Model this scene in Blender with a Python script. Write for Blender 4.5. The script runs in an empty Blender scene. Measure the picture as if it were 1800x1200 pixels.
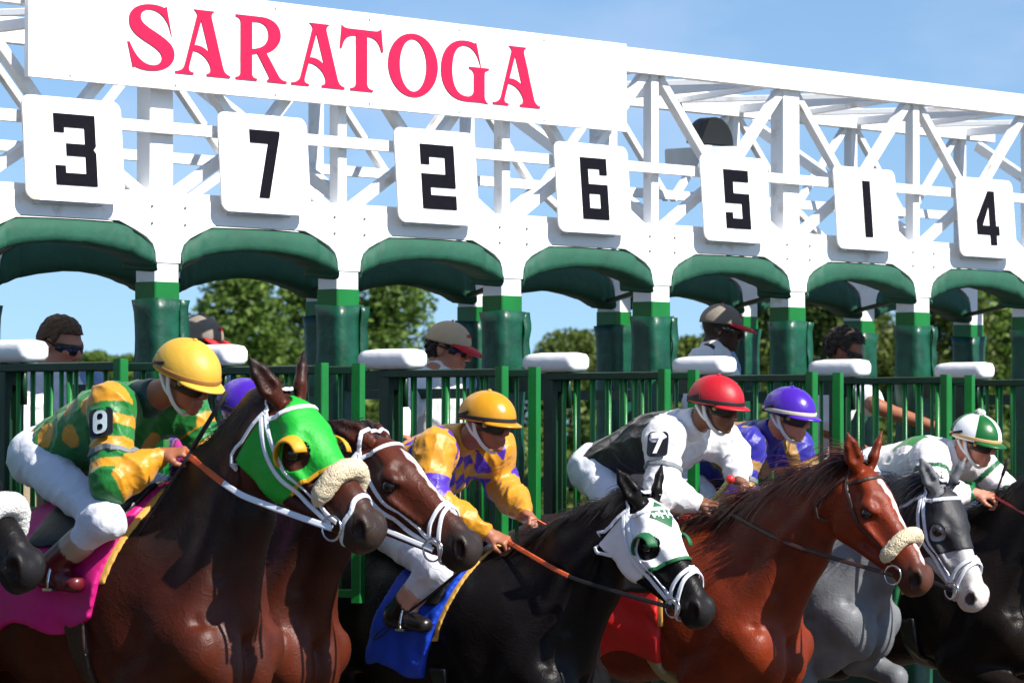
# Horses breaking from a starting gate - built procedurally
import bpy, bmesh, math, random
import numpy as np
from mathutils import Vector, Matrix
random.seed(7); rng = np.random.default_rng(11)
SC = bpy.context.scene; COL = SC.collection

# ---------------------------------------------------------------- camera
# world: X runs along the gate, +Y into the stalls, the horses run towards -Y
PITCH = 1.15                                   # stall spacing in metres
FPX = 6650.0                                   # focal length in photo pixels (photo 1800 wide)
PHI = math.radians(48.8)                       # gate line against the picture plane
_c, _s = math.cos(PHI), math.sin(PHI)
CAM = np.array([-11.4838, -12.0837, 1.8])
TILT = math.atan(154 / FPX)
R_ = np.array([_c, -_s, 0.0])
F_ = np.array([_s * math.cos(TILT), _c * math.cos(TILT), math.sin(TILT)])
U_ = np.cross(R_, F_)
def ray(px, py): return F_ + R_ * ((px - 900) / FPX) + U_ * ((600 - py) / FPX)
def onX(px, py, X): d = ray(px, py); return CAM + d * ((X - CAM[0]) / d[0])
def onY(px, py, Y): d = ray(px, py); return CAM + d * ((Y - CAM[1]) / d[1])
def atD(px, py, D): return CAM + ray(px, py) * D
cd = bpy.data.cameras.new('camera'); cam = bpy.data.objects.new('camera', cd); COL.objects.link(cam)
M = Matrix(((R_[0], U_[0], -F_[0]), (R_[1], U_[1], -F_[1]), (R_[2], U_[2], -F_[2]))).to_4x4()
M.translation = Vector(CAM); cam.matrix_world = M
cd.sensor_width = 36; cd.lens = FPX / 1800 * 36; cd.clip_start = 0.5; cd.clip_end = 3000
cd.dof.use_dof = True; cd.dof.focus_distance = 16.2; cd.dof.aperture_fstop = 7.0
SC.camera = cam

# ---------------------------------------------------------------- light
SUN_EL = math.radians(42)
SUN_AZ = math.radians(-85)      # direction towards the sun in the XY plane, from +X
sd = Vector((math.cos(SUN_EL) * math.cos(SUN_AZ), math.cos(SUN_EL) * math.sin(SUN_AZ), math.sin(SUN_EL)))
W = bpy.data.worlds.new('World'); SC.world = W; W.use_nodes = True
nt = W.node_tree; nt.nodes.clear()
out = nt.nodes.new('ShaderNodeOutputWorld'); bg = nt.nodes.new('ShaderNodeBackground')
sky = nt.nodes.new('ShaderNodeTexSky'); sky.sky_type = 'NISHITA'; sky.sun_disc = False
sky.sun_elevation = SUN_EL; sky.sun_rotation = math.pi / 2 - SUN_AZ
sky.air_density = 1.0; sky.dust_density = 0.2; sky.ozone_density = 2.0
tc = nt.nodes.new('ShaderNodeTexCoord'); mp = nt.nodes.new('ShaderNodeMapping')
mp.inputs['Scale'].default_value = (1.0, 1.0, 2.2); mp.inputs['Location'].default_value = (0.13, 0.4, 0.0)
nz = nt.nodes.new('ShaderNodeTexNoise'); nz.inputs['Scale'].default_value = 9.0
nz.inputs['Detail'].default_value = 6; nz.inputs['Roughness'].default_value = 0.55
cr = nt.nodes.new('ShaderNodeValToRGB')
cr.color_ramp.elements[0].position = 0.50; cr.color_ramp.elements[0].color = (0, 0, 0, 1)
cr.color_ramp.elements[1].position = 0.75; cr.color_ramp.elements[1].color = (1, 1, 1, 1)
sc_ = nt.nodes.new('ShaderNodeMath'); sc_.operation = 'MULTIPLY'; sc_.inputs[1].default_value = 0.22
mx = nt.nodes.new('ShaderNodeMixRGB'); mx.inputs['Color2'].default_value = (7.4, 7.2, 8.4, 1)
mv = nt.nodes.new('ShaderNodeVectorMath'); mv.operation = 'ADD'; mv.inputs[1].default_value = (0, 0, 0.10)   # clear dry air: the blue of the upper sky reaches low
nt.links.new(tc.outputs['Generated'], mv.inputs[0]); nt.links.new(mv.outputs[0], sky.inputs['Vector'])
nt.links.new(tc.outputs['Generated'], mp.inputs['Vector']); nt.links.new(mp.outputs[0], nz.inputs['Vector'])
nt.links.new(nz.outputs['Fac'], cr.inputs[0]); nt.links.new(cr.outputs[0], sc_.inputs[0])
nt.links.new(sc_.outputs[0], mx.inputs['Fac']); tn_ = nt.nodes.new('ShaderNodeMixRGB'); tn_.blend_type = 'MULTIPLY'; tn_.inputs[0].default_value = 1; tn_.inputs[2].default_value = (.86, .98, 1.08, 1); nt.links.new(sky.outputs[0], tn_.inputs[1]); nt.links.new(tn_.outputs[0], mx.inputs['Color1'])
nt.links.new(mx.outputs[0], bg.inputs['Color']); bg.inputs['Strength'].default_value = 0.085
nt.links.new(bg.outputs[0], out.inputs['Surface'])
ld = bpy.data.lights.new('sun', 'SUN'); ld.energy = 5.0; ld.angle = math.radians(0.5); ld.color = (1.0, 0.95, 0.87)
lo = bpy.data.objects.new('sun', ld); COL.objects.link(lo)
lo.rotation_euler = sd.to_track_quat('Z', 'Y').to_euler(); lo.location = (0, -20, 30)
vs = SC.view_settings; vs.view_transform = 'Standard'; vs.look = 'None'; vs.exposure = 0.8; vs.gamma = 1.0; vs.use_curve_mapping = False
SC.cycles.max_bounces = 6; SC.cycles.transparent_max_bounces = 6

# ---------------------------------------------------------------- materials
MATS = {}
def mat(name, col, rough=0.6, var=0.0, vscale=8.0, bump=0.0, bscale=60.0, spec=0.5, metal=0.0, coat=0.0, sheen=0.0, col2=None, stretch=None):
    if name in MATS: return MATS[name]
    m = bpy.data.materials.new(name); m.use_nodes = True; n = m.node_tree.nodes; l = m.node_tree.links
    b = n['Principled BSDF']; b.inputs['Roughness'].default_value = rough; b.inputs['Metallic'].default_value = metal
    b.inputs['Specular IOR Level'].default_value = spec; b.inputs['Coat Weight'].default_value = coat
    b.inputs['Sheen Weight'].default_value = sheen
    b.inputs['Base Color'].default_value = (*col, 1)
    if var or bump or col2:
        t = n.new('ShaderNodeTexCoord'); src = t.outputs['Object']
        if stretch:
            mp = n.new('ShaderNodeMapping'); mp.inputs['Scale'].default_value = stretch; l.new(src, mp.inputs[0]); src = mp.outputs[0]
    if var or col2:
        z = n.new('ShaderNodeTexNoise'); z.inputs['Scale'].default_value = vscale; z.inputs['Detail'].default_value = 5; l.new(src, z.inputs['Vector'])
        r = n.new('ShaderNodeValToRGB'); r.color_ramp.elements[0].position = 0.3; r.color_ramp.elements[1].position = 0.7
        c2 = col2 or tuple(min(1, v * (1 + var)) for v in col)
        c1 = col if col2 else tuple(v * (1 - var) for v in col)
        r.color_ramp.elements[0].color = (*c1, 1); r.color_ramp.elements[1].color = (*c2, 1)
        l.new(z.outputs['Fac'], r.inputs[0]); l.new(r.outputs[0], b.inputs['Base Color'])
    if bump:
        z = n.new('ShaderNodeTexNoise'); z.inputs['Scale'].default_value = bscale; z.inputs['Detail'].default_value = 4; l.new(src, z.inputs['Vector'])
        bp = n.new('ShaderNodeBump'); bp.inputs['Strength'].default_value = bump; bp.inputs['Distance'].default_value = 0.02
        l.new(z.outputs['Fac'], bp.inputs['Height']); l.new(bp.outputs[0], b.inputs['Normal'])
    MATS[name] = m; return m

# ---------------------------------------------------------------- mesh helpers
def tag(o, label=None, cat=None, group=None, kind=None):
    if label: o['label'] = label
    if cat: o['category'] = cat
    if group: o['group'] = group
    if kind: o['kind'] = kind
    return o
def empty(name, loc, parent=None):
    o = bpy.data.objects.new(name, None); COL.objects.link(o); o.location = loc; o.empty_display_size = 0.1
    if parent is not None: o.parent = parent; o.matrix_parent_inverse = Matrix.Translation(-world_loc(parent))
    return o
def link(name, me, parent=None, origin=None):
    o = bpy.data.objects.new(name, me); COL.objects.link(o)
    if parent is not None:
        o.parent = parent
        o.matrix_parent_inverse = Matrix.Translation(-world_loc(parent))
    return o
def world_loc(o): return Vector(o.location)      # parts are built in world coordinates
def mesh(name, verts, faces, material, parent=None, smooth=False):
    me = bpy.data.meshes.new(name)
    me.from_pydata([tuple(map(float, v)) for v in verts], [], [tuple(map(int, f)) for f in faces]); me.update()
    if material:
        for m in (material if isinstance(material, (list, tuple)) else [material]): me.materials.append(m)
    if smooth: me.polygons.foreach_set('use_smooth', [True] * len(me.polygons))
    return link(name, me, parent)
class MB:
    'collects solids into one mesh'
    def __init__(s): s.v = []; s.f = []; s.mi = []; s.cur = 0
    def add(s, v, f):
        o = len(s.v); s.v += [tuple(map(float, p)) for p in v]; s.f += [tuple(i + o for i in q) for q in f]; s.mi += [s.cur] * len(f); return s
    def box(s, x0, x1, y0, y1, z0, z1, bev=0.0):
        return s.beam(((x0 + x1) / 2, (y0 + y1) / 2, z0), ((x0 + x1) / 2, (y0 + y1) / 2, z1), x1 - x0, y1 - y0, up=(0, 1, 0), bev=bev)
    def beam(s, p, q, w, h, up=(0, 0, 1), bev=0.0):
        'rectangular bar from p to q; h along up, w across'
        p = np.array(p, float); q = np.array(q, float); d = q - p; d /= np.linalg.norm(d); u = np.array(up, float); u = u - d * (u @ d)
        if np.linalg.norm(u) < 1e-6: u = np.array([1.0, 0, 0]); u = u - d * (u @ d)
        u /= np.linalg.norm(u); r = np.cross(u, d)
        if bev:
            a, b = w / 2, h / 2
            pr = [(-a + bev, -b), (a - bev, -b), (a, -b + bev), (a, b - bev), (a - bev, b), (-a + bev, b), (-a, b - bev), (-a, -b + bev)]
        else: pr = [(-w / 2, -h / 2), (w / 2, -h / 2), (w / 2, h / 2), (-w / 2, h / 2)]
        n = len(pr); v = [p + r * a + u * b for a, b in pr] + [q + r * a + u * b for a, b in pr]
        f = [(i, (i + 1) % n, n + (i + 1) % n, n + i) for i in range(n)] + [tuple(range(n))[::-1], tuple(range(n, 2 * n))]
        f = [t[::-1] for t in f]
        return s.add(v, f)
    def tube(s, pts, rad, seg=8, cap=True, flat=None, up=None):
        'round or flat (flat=(w,h)) tube along pts; rad scalar or list'
        pts = [np.array(p, float) for p in pts]; n = len(pts); v = []; f = []
        rad = [rad] * n if np.isscalar(rad) else rad
        t0 = pts[1] - pts[0]; t0 /= np.linalg.norm(t0)
        u = np.array(up, float) if up is not None else (np.array([0, 0, 1.0]) if abs(t0[2]) < 0.9 else np.array([1.0, 0, 0]))
        for i in range(n):
            t = pts[min(i + 1, n - 1)] - pts[max(i - 1, 0)]; t /= (np.linalg.norm(t) + 1e-12)
            u = u - t * (u @ t); u /= (np.linalg.norm(u) + 1e-12); r = np.cross(t, u)
            for k in range(seg):
                a = 2 * math.pi * k / seg; v.append(pts[i] + rad[i] * (r * math.cos(a) + u * math.sin(a)))
        for i in range(n - 1):
            for k in range(seg): f.append((i * seg + k, i * seg + (k + 1) % seg, (i + 1) * seg + (k + 1) % seg, (i + 1) * seg + k))
        if cap: f.append(tuple(range(seg))[::-1]); f.append(tuple((n - 1) * seg + k for k in range(seg)))
        return s.add(v, f)
    def ribbon(s, pts, nrm, w, th, w1=None):
        'strap along pts lying on normals nrm'
        pts = np.array(pts, float); nrm = np.array(nrm, float); n = len(pts); v = []; f = []
        for i in range(n):
            t = pts[min(i + 1, n - 1)] - pts[max(i - 1, 0)]; t /= (np.linalg.norm(t) + 1e-9)
            m = nrm[i] - t * (nrm[i] @ t); m /= (np.linalg.norm(m) + 1e-9); r = np.cross(t, m)
            ww = w if w1 is None else w + (w1 - w) * i / (n - 1)
            for a, b in ((-.5, -.6), (.5, -.6), (.5, .5), (.3, 1), (-.3, 1), (-.5, .5)): v.append(pts[i] + r * a * ww + m * b * th)
        k = 6
        for i in range(n - 1):
            for j in range(k): f.append((i * k + j, i * k + (j + 1) % k, (i + 1) * k + (j + 1) % k, (i + 1) * k + j))
        f.append(tuple(range(k))[::-1]); f.append(tuple((n - 1) * k + j for j in range(k)))
        return s.add(v, f)
    def build(s, name, material, parent=None, smooth=False):
        o = mesh(name, s.v, s.f, material, parent, smooth)
        if any(s.mi): o.data.polygons.foreach_set('material_index', s.mi)
        return o
def spline(pts, n=24):
    'Catmull-Rom through pts'
    P = np.array(pts, float); P = np.vstack([2 * P[0] - P[1], P, 2 * P[-1] - P[-2]]); m = len(P) - 3; o = []
    for t in np.linspace(0, m - 1e-6, n):
        i = int(t); u = t - i; a, b, c, d = P[i:i + 4]
        o.append(0.5 * ((2 * b) + (-a + c) * u + (2 * a - 5 * b + 4 * c - d) * u * u + (-a + 3 * b - 3 * c + d) * u ** 3))
    return np.array(o)
def path2d(cmds):
    pts = []; cur = (0, 0)
    for c in cmds:
        if c[0] in 'ML': cur = (c[1], c[2]); pts.append(cur)
        else:
            x0, y0 = cur; x1, y1, x2, y2, x3, y3 = c[1:]
            for i in range(1, 11):
                t = i / 10; u = 1 - t
                pts.append((u**3 * x0 + 3 * u * u * t * x1 + 3 * u * t * t * x2 + t**3 * x3, u**3 * y0 + 3 * u * u * t * y1 + 3 * u * t * t * y2 + t**3 * y3))
            cur = (x3, y3)
    return pts
def fill2d(contours, fn, thick, bold=0.0):
    'fills contours (outer + holes) and maps (u, v, w) with fn; returns verts, faces'
    cu = bpy.data.curves.new('tmp', 'CURVE'); cu.dimensions = '2D'; cu.fill_mode = 'BOTH'; cu.extrude = thick / 2; cu.offset = bold
    for c in contours:
        sp = cu.splines.new('POLY'); sp.points.add(len(c) - 1); sp.use_cyclic_u = True
        for p, q in zip(sp.points, c): p.co = (q[0], q[1], 0, 1)
    o = bpy.data.objects.new('tmp', cu); COL.objects.link(o)
    dg = bpy.context.evaluated_depsgraph_get(); dg.update()
    me = bpy.data.meshes.new_from_object(o.evaluated_get(dg))
    v = [fn(*p.co) for p in me.vertices]; f = [tuple(p.vertices) for p in me.polygons]
    bpy.data.objects.remove(o); bpy.data.curves.remove(cu); bpy.data.meshes.remove(me)
    return v, f

# ---------------------------------------------------------------- signed distance fields -> continuous meshes
class SDF:
    'smooth union of tapered elliptic capsules, meshed with surface nets'
    def __init__(s, gs=1.0): s.p = []; s.noise = None; s.gs = gs
    def seg(s, p0, p1, r0, r1=None, up=(0, 0, 1), k=0.03, op='u', cap=None):
        'r = radius or (along up, across); cap = length of the rounded end'
        p0 = np.array(p0, float); p1 = np.array(p1, float)
        r0 = (r0, r0) if np.isscalar(r0) else tuple(r0); r1 = r0 if r1 is None else ((r1, r1) if np.isscalar(r1) else tuple(r1))
        g = s.gs; r0 = (r0[0] * g, r0[1] * g); r1 = (r1[0] * g, r1[1] * g); cap = cap * g if cap else None
        d = p1 - p0; L = np.linalg.norm(d); d = d / L if L > 1e-6 else np.array([0, 1.0, 0])
        u = np.array(up, float); u = u - d * (u @ d); n = np.linalg.norm(u)
        if n < 1e-6: u = np.array([1.0, 0, 0]) if abs(d[0]) < .9 else np.array([0, 1.0, 0]); u = u - d * (u @ d); n = np.linalg.norm(u)
        u /= n; s.p.append(dict(p0=p0, d=d, L=L, u=u, r=np.cross(d, u), a0=r0[0], b0=r0[1], a1=r1[0], b1=r1[1], k=k, op=op, c0=cap or min(r0), c1=cap or min(r1)))
        return s
    def ell(s, c, d, u, rd, ru, rr, k=0.03, op='u'):
        'ellipsoid: radius rd along d, ru along u, rr across'
        c = np.array(c, float); d = np.array(d, float); d /= np.linalg.norm(d)
        s.seg(c, c + d * 1e-7, (ru, rr), up=u, k=k, op=op, cap=rd); q = s.p[-1]; u = np.array(u, float); u = u - d * (u @ d); u /= np.linalg.norm(u)
        q.update(d=d, u=u, r=np.cross(d, u), L=0.0); return s
    @staticmethod
    def dist(q, X):
        v = X - q['p0']; t = v @ q['d']; a = v @ q['u']; b = v @ q['r']; L = q['L']
        h = np.clip(t / L, 0, 1) if L > 1e-6 else (t > 0) * 1.0
        w = t - h * L if L > 1e-6 else t
        ra = q['a0'] + (q['a1'] - q['a0']) * h; rb = q['b0'] + (q['b1'] - q['b0']) * h; rc = q['c0'] + (q['c1'] - q['c0']) * h
        x, y, z = a / ra, b / rb, w / rc
        k0 = np.sqrt(x * x + y * y + z * z); k1 = np.sqrt((x / ra) ** 2 + (y / rb) ** 2 + (z / rc) ** 2)
        return (k0 - 1) * np.where(k1 > 1e-6, k0 / np.maximum(k1, 1e-6), np.minimum(ra, rb))
    @staticmethod
    def comb(F, D, q):
        k = q['k']
        if q['op'] == 'u': h = np.maximum(k - np.abs(F - D), 0) / k; return np.minimum(F, D) - h * h * k * .25
        D = -D; h = np.maximum(k - np.abs(F - D), 0) / k; return np.maximum(F, D) + h * h * k * .25
    def bound(s, q):
        e = q['p0'] + q['d'] * q['L']; r = max(q['a0'], q['b0'], q['a1'], q['b1'], q['c0'], q['c1']) + q['k'] + 0.03
        return np.minimum(q['p0'], e) - r, np.maximum(q['p0'], e) + r
    def eval(s, X):
        X = np.asarray(X, float); F = np.full(len(X), 1.0)
        for q in s.p:
            F = s.comb(F, s.dist(q, X), q)
        if s.noise: F = F + s.noise(X)
        return F
    def grad(s, X, e=0.003):
        g = np.stack([s.eval(X + np.eye(3)[i] * e) - s.eval(X - np.eye(3)[i] * e) for i in range(3)], 1)
        return g / (np.linalg.norm(g, axis=1, keepdims=True) + 1e-9)
    def snap(s, X, off=0.0, it=6):
        'moves points onto the surface (plus off); returns points, normals'
        X = np.array(X, float)
        for _ in range(it):
            g = s.grad(X); X = X - g * (np.clip(s.eval(X), -.08, .08)[:, None] - off) * .9
        return X, s.grad(X)
    def grid(s, ax, sub=None):
        xs, ys, zs = ax; F = np.full((len(xs), len(ys), len(zs)), 1.0)
        for q in s.p:
            lo, hi = s.bound(q); sl = []
            for c, A in enumerate(ax): sl.append(slice(np.searchsorted(A, lo[c]), np.searchsorted(A, hi[c])))
            if any(a.stop - a.start < 1 for a in sl): continue
            sl = tuple(sl); X = np.stack(np.meshgrid(xs[sl[0]], ys[sl[1]], zs[sl[2]], indexing='ij'), -1)
            F[sl] = s.comb(F[sl], s.dist(q, X), q)
        if s.noise:
            m = np.abs(F) < .12; idx = np.argwhere(m)
            F[m] += s.noise(np.stack([xs[idx[:, 0]], ys[idx[:, 1]], zs[idx[:, 2]]], 1))
        return F
def nets(F, ax):
    xs, ys, zs = ax; S = F < 0; n = F.shape
    c = np.zeros(tuple(i - 1 for i in n), np.int8)
    for i in (0, 1):
        for j in (0, 1):
            for k in (0, 1): c += S[i:n[0] - 1 + i, j:n[1] - 1 + j, k:n[2] - 1 + k]
    A = np.argwhere((c > 0) & (c < 8)); M = len(A)
    cid = np.full(c.shape, -1, np.int64); cid[A[:, 0], A[:, 1], A[:, 2]] = np.arange(M)
    off = [(i, j, k) for i in (0, 1) for j in (0, 1) for k in (0, 1)]
    V = [F[A[:, 0] + o[0], A[:, 1] + o[1], A[:, 2] + o[2]] for o in off]
    acc = np.zeros((M, 3)); cnt = np.zeros(M)
    for e0 in range(8):
        for e1 in range(e0 + 1, 8):
            o0, o1 = np.array(off[e0]), np.array(off[e1])
            if abs(o0 - o1).sum() != 1: continue
            a, b = V[e0], V[e1]; m = (a < 0) != (b < 0); t = np.where(m, a / np.where(m, a - b, 1), 0)
            acc += np.where(m[:, None], o0 + (o1 - o0) * t[:, None], 0); cnt += m
    u = acc / cnt[:, None]
    P = np.stack([B[A[:, i]] + u[:, i] * (B[A[:, i] + 1] - B[A[:, i]]) for i, B in enumerate((xs, ys, zs))], 1)
    Q = []
    for axis in range(3):
        a, b = [(1, 2), (2, 0), (0, 1)][axis]
        s0 = [slice(None)] * 3; s1 = [slice(None)] * 3; s0[axis] = slice(0, -1); s1[axis] = slice(1, None)
        E = np.argwhere(S[tuple(s0)] != S[tuple(s1)])
        E = E[(E[:, a] > 0) & (E[:, b] > 0) & (E[:, a] < n[a] - 1) & (E[:, b] < n[b] - 1)]
        if not len(E): continue
        def cc(da, db):
            I = E.copy(); I[:, a] -= da; I[:, b] -= db; return cid[I[:, 0], I[:, 1], I[:, 2]]
        q = np.stack([cc(1, 1), cc(0, 1), cc(0, 0), cc(1, 0)], 1)
        inside = S[E[:, 0], E[:, 1], E[:, 2]]; q[~inside] = q[~inside][:, ::-1]; Q.append(q)
    return P, np.concatenate(Q)
def fastmesh(name, P, Q, material, parent=None):
    me = bpy.data.meshes.new(name); n = Q.shape[1]
    me.vertices.add(len(P)); me.vertices.foreach_set('co', P.astype(np.float32).ravel())
    me.loops.add(Q.size); me.loops.foreach_set('vertex_index', Q.astype(np.int32).ravel())
    me.polygons.add(len(Q)); me.polygons.foreach_set('loop_start', np.arange(0, Q.size, n, dtype=np.int32))
    me.polygons.foreach_set('use_smooth', np.ones(len(Q), bool)); me.update(calc_edges=True); me.validate()
    if material: me.materials.append(material)
    return link(name, me, parent)
def attr(o, name, data):
    data = np.asarray(data, np.float32)
    if data.ndim == 1: a = o.data.attributes.new(name, 'FLOAT', 'POINT'); a.data.foreach_set('value', data)
    else: a = o.data.attributes.new(name, 'FLOAT_VECTOR', 'POINT'); a.data.foreach_set('vector', data.ravel())
def axis(lo, hi, h): return np.arange(lo, hi + h, h)
def axis2(lo, hi, h, zones):
    'grid lines with spacing h, finer inside zones [(a, b, hf)]'
    o = [lo]
    while o[-1] < hi:
        st = h
        for a, b, hf in zones:
            if a - h < o[-1] < b: st = min(st, hf)
        o.append(o[-1] + st)
    return np.array(o)
def solid(name, sdf, res, material, parent=None, box=None):
    if box is None:
        B = [sdf.bound(q) for q in sdf.p if q['op'] == 'u']; lo = np.min([b[0] for b in B], 0); hi = np.max([b[1] for b in B], 0)
    else: lo, hi = box
    ax = tuple(axis(lo[i], hi[i], res) for i in range(3)); P, Q = nets(sdf.grid(ax), ax)
    return fastmesh(name, P, Q, material, parent), P
class Cut:
    'an offset shell of a body kept where region(X) < 0: cloth lying on a body'
    def __init__(s, body, off, region, fold=None): s.b = body; s.off = off; s.g = region; s.fold = fold
    def build(s, name, lo, hi, res, material, parent=None):
        ax = tuple(axis(lo[i], hi[i], res) for i in range(3)); F = s.b.grid(ax) - s.off
        X = np.stack(np.meshgrid(*ax, indexing='ij'), -1).reshape(-1, 3)
        G = s.g(X).reshape(F.shape)
        if s.fold: F = F + s.fold(X).reshape(F.shape)
        P, Q = nets(np.maximum(F, G), ax)
        if not len(Q): return None, P
        return fastmesh(name, P, Q, material, parent), P
def nvec(v): v = np.array(v, float); return v / np.linalg.norm(v)
def wob(seed, freq, amp):
    'smooth pseudo noise for cloth folds'
    r = np.random.default_rng(seed); K = r.normal(size=(7, 3)); K = K / np.linalg.norm(K, axis=1, keepdims=True) * freq * r.uniform(.6, 1.5, (7, 1)); ph = r.uniform(0, 6.3, 7)
    def f(X):
        W = np.sin(X @ K[0] + ph[0] + 1.4 * np.sin(X @ K[1] + ph[1])) + .7 * np.sin(X @ K[2] + ph[2] + 1.7 * np.sin(X @ K[3] + ph[3])) + .5 * np.sin(X @ K[4] * 1.7 + ph[4] + np.sin(X @ K[5] + ph[5]))
        return amp * W / 2
    return f

def copy_tree(o, delta, parent=None):
    'copies a part with its sub-parts, moved by delta (top of the branch only)'
    c = o.copy(); COL.objects.link(c)
    if delta is not None: c.location = Vector(o.location) + Vector(delta)
    if parent is not None: c.parent = parent; c.matrix_parent_inverse = o.matrix_parent_inverse.copy()
    for ch in o.children: copy_tree(ch, None, c)
    return c

def folds(seed, freq, amp):
    'sharp raised creases for loose cloth'
    w = wob(seed, freq, 1.0)
    return lambda X: -amp * (1 - np.minimum(np.abs(w(X)) * 1.3, 1)) ** 2 + amp * .3

# ---------------------------------------------------------------- starting gate
m_white = mat('white_paint', (.80, .80, .80), .42, var=.05, vscale=3, bump=.05, bscale=120)
for _n in m_white.node_tree.nodes:      # sparse rust and grime spots in the white paint
    if _n.type == 'VALTORGB': _n.color_ramp.elements[0].position = .60; _n.color_ramp.elements[0].color = (.80, .80, .80, 1); _n.color_ramp.elements[1].position = .76; _n.color_ramp.elements[1].color = (.50, .42, .34, 1)
    if _n.type == 'TEX_NOISE' and _n.inputs['Scale'].default_value < 10: _n.inputs['Scale'].default_value = 7; _n.inputs['Detail'].default_value = 9
m_green = mat('green_paint', (.004, .135, .02), .36, var=.15, vscale=6, bump=.06, bscale=90)
m_dgreen = mat('dark_green_paint', (.003, .030, .011), .42, var=.25, vscale=9, bump=.06, bscale=90)
m_vinyl = mat('green_vinyl', (.003, .058, .030), .40, var=.38, vscale=11, bump=.35, bscale=13)
m_canv = mat('green_canopy_vinyl', (.006, .074, .042), .70, var=.15, vscale=5, bump=.3, bscale=14)
m_red = mat('red_sign_paint', (.50, .001, .050), .45, var=.06)
m_black = mat('black_digit_vinyl', (.003, .0025, .006), .75, spec=.12, var=.4, vscale=40, bump=.03)
m_pad = mat('white_vinyl_pad', (.80, .80, .82), .42, bump=.1, bscale=25)
m_rust = mat('rusty_bolt', (.16, .08, .05), .8, var=.3, vscale=60)
m_grey = mat('grey_metal', (.42, .45, .48), .5, var=.1)
m_rub = mat('black_rubber', (.006, .006, .006), .45)
GX = lambda n: PITCH * n + .02
N0, N1 = -2, 7
gate = empty('starting_gate', (GX(2.5), .6, 0))
tag(gate, 'long white and green steel starting gate with numbered stalls and red lettered sign', 'starting gate')
ZA, ZH, ZC0, ZC1 = 2.705, 2.81, 3.60, 3.722     # arch top, header top, chord bottom and top
DEP = 1.2                                        # distance between the two post rows

def lattice(Y, front):
    s = 1 if front else -1
    MB().box(GX(N0) - .3, GX(N1) + .3, Y, Y + .07, ZC0, ZC1, bev=.006).build('top_chord', m_white, gate)
    yr = Y - .012 if front else Y + .05
    MB().box(GX(N0) - .3, GX(N1) + .3, yr, yr + .045, 3.098, 3.148, bev=.004).build('middle_rail', m_white, gate)
    for n in range(N0, N1 + 1):
        w = (.14 if n % 4 == 0 else .058)
        MB().box(GX(n) - w / 2, GX(n) + w / 2, Y + .036, Y + .036 + (.09 if w > .1 else .06), ZH - .01, ZC0, bev=.004).build('truss_vertical', m_white, gate)
    for n in range(N0, N1):
        xc = GX(n + .5)
        for a, b in (((GX(n) + .06, ZC0), (xc - .02, 3.10)), ((GX(n + 1) - .06, ZC0), (xc + .02, 3.10)), ((xc - .02, 3.10), (GX(n) + .05, ZH)), ((xc + .02, 3.10), (GX(n + 1) - .05, ZH)))[:4 if front or n % 2 else 2]:
            yy = Y + .072 + (.004 if a[0] < b[0] else -.004)
            MB().beam((a[0], yy, a[1]), (b[0], yy, b[1]), *((.046, .05) if front else (.036, .04)), up=(0, 1, 0), bev=.003).build('truss_diagonal', m_white, gate)
lattice(0, True); lattice(DEP + .06, False)
# cross bracing between the two lattices
for n in range(N0, N1 + 1):
    MB().beam((GX(n), .07, 3.665), (GX(n), DEP + .06, 3.645), .042, .05, bev=.003).build('cross_beam', m_white, gate)
    if n % 2: MB().beam((GX(n) + .09, .13, ZH + .06), (GX(n) + .09, DEP + .05, 3.56), .05, .06, bev=.003).build('cross_brace', m_white, gate)
for n in range(N0, N1):
    MB().beam((GX(n) + .05, .08, 3.655), (GX(n + .5), DEP + .05, 3.655), .032, .032, bev=.003).build('plan_brace', m_white, gate)
    MB().beam((GX(n + .5), DEP + .05, 3.655), (GX(n + 1) - .05, .08, 3.655), .032, .032, bev=.003).build('plan_brace', m_white, gate)

# header panels with arched openings, over both rows of posts
def arch(x0, x1, drop=0.0, zt=ZA):
    a = [(0, 2.53), (.004, 2.575), (.02, 2.612), (.06, 2.642), (.12, 2.668), (.22, zt)]
    return [(x0 + u, z - drop) for u, z in a] + [(x1 - u, z - drop) for u, z in reversed(a)]
HW = .0725
for row, Y in enumerate((-.006, DEP - .004)):
    for n in range(N0, N1):
        x0, x1 = GX(n), GX(n + 1); th = .05
        A = arch(x0 + HW, x1 - HW)
        poly = [(x0, ZH), (x0, 2.53)] + A + [(x1, 2.53), (x1, ZH)]
        v, f = fill2d([poly], lambda u, w, t: (u, Y + th / 2 + t, w), th)
        hpn = mesh('header_panel', v, f, m_white, gate)
        if row == 0:
            for bx_, bz_ in ((.10, 2.70), (1.05, 2.70), (.10, 2.775), (1.05, 2.775)): MB().tube([(x0 + bx_, Y, bz_), (x0 + bx_, Y - .006, bz_)], .0055, 6).build('stud', m_rust, hpn)
    MB().box(GX(N0), GX(N1), Y + .004, Y + .075, ZH + .0005, ZH + .03, bev=.004).build('header_rail', m_white, gate)

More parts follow.
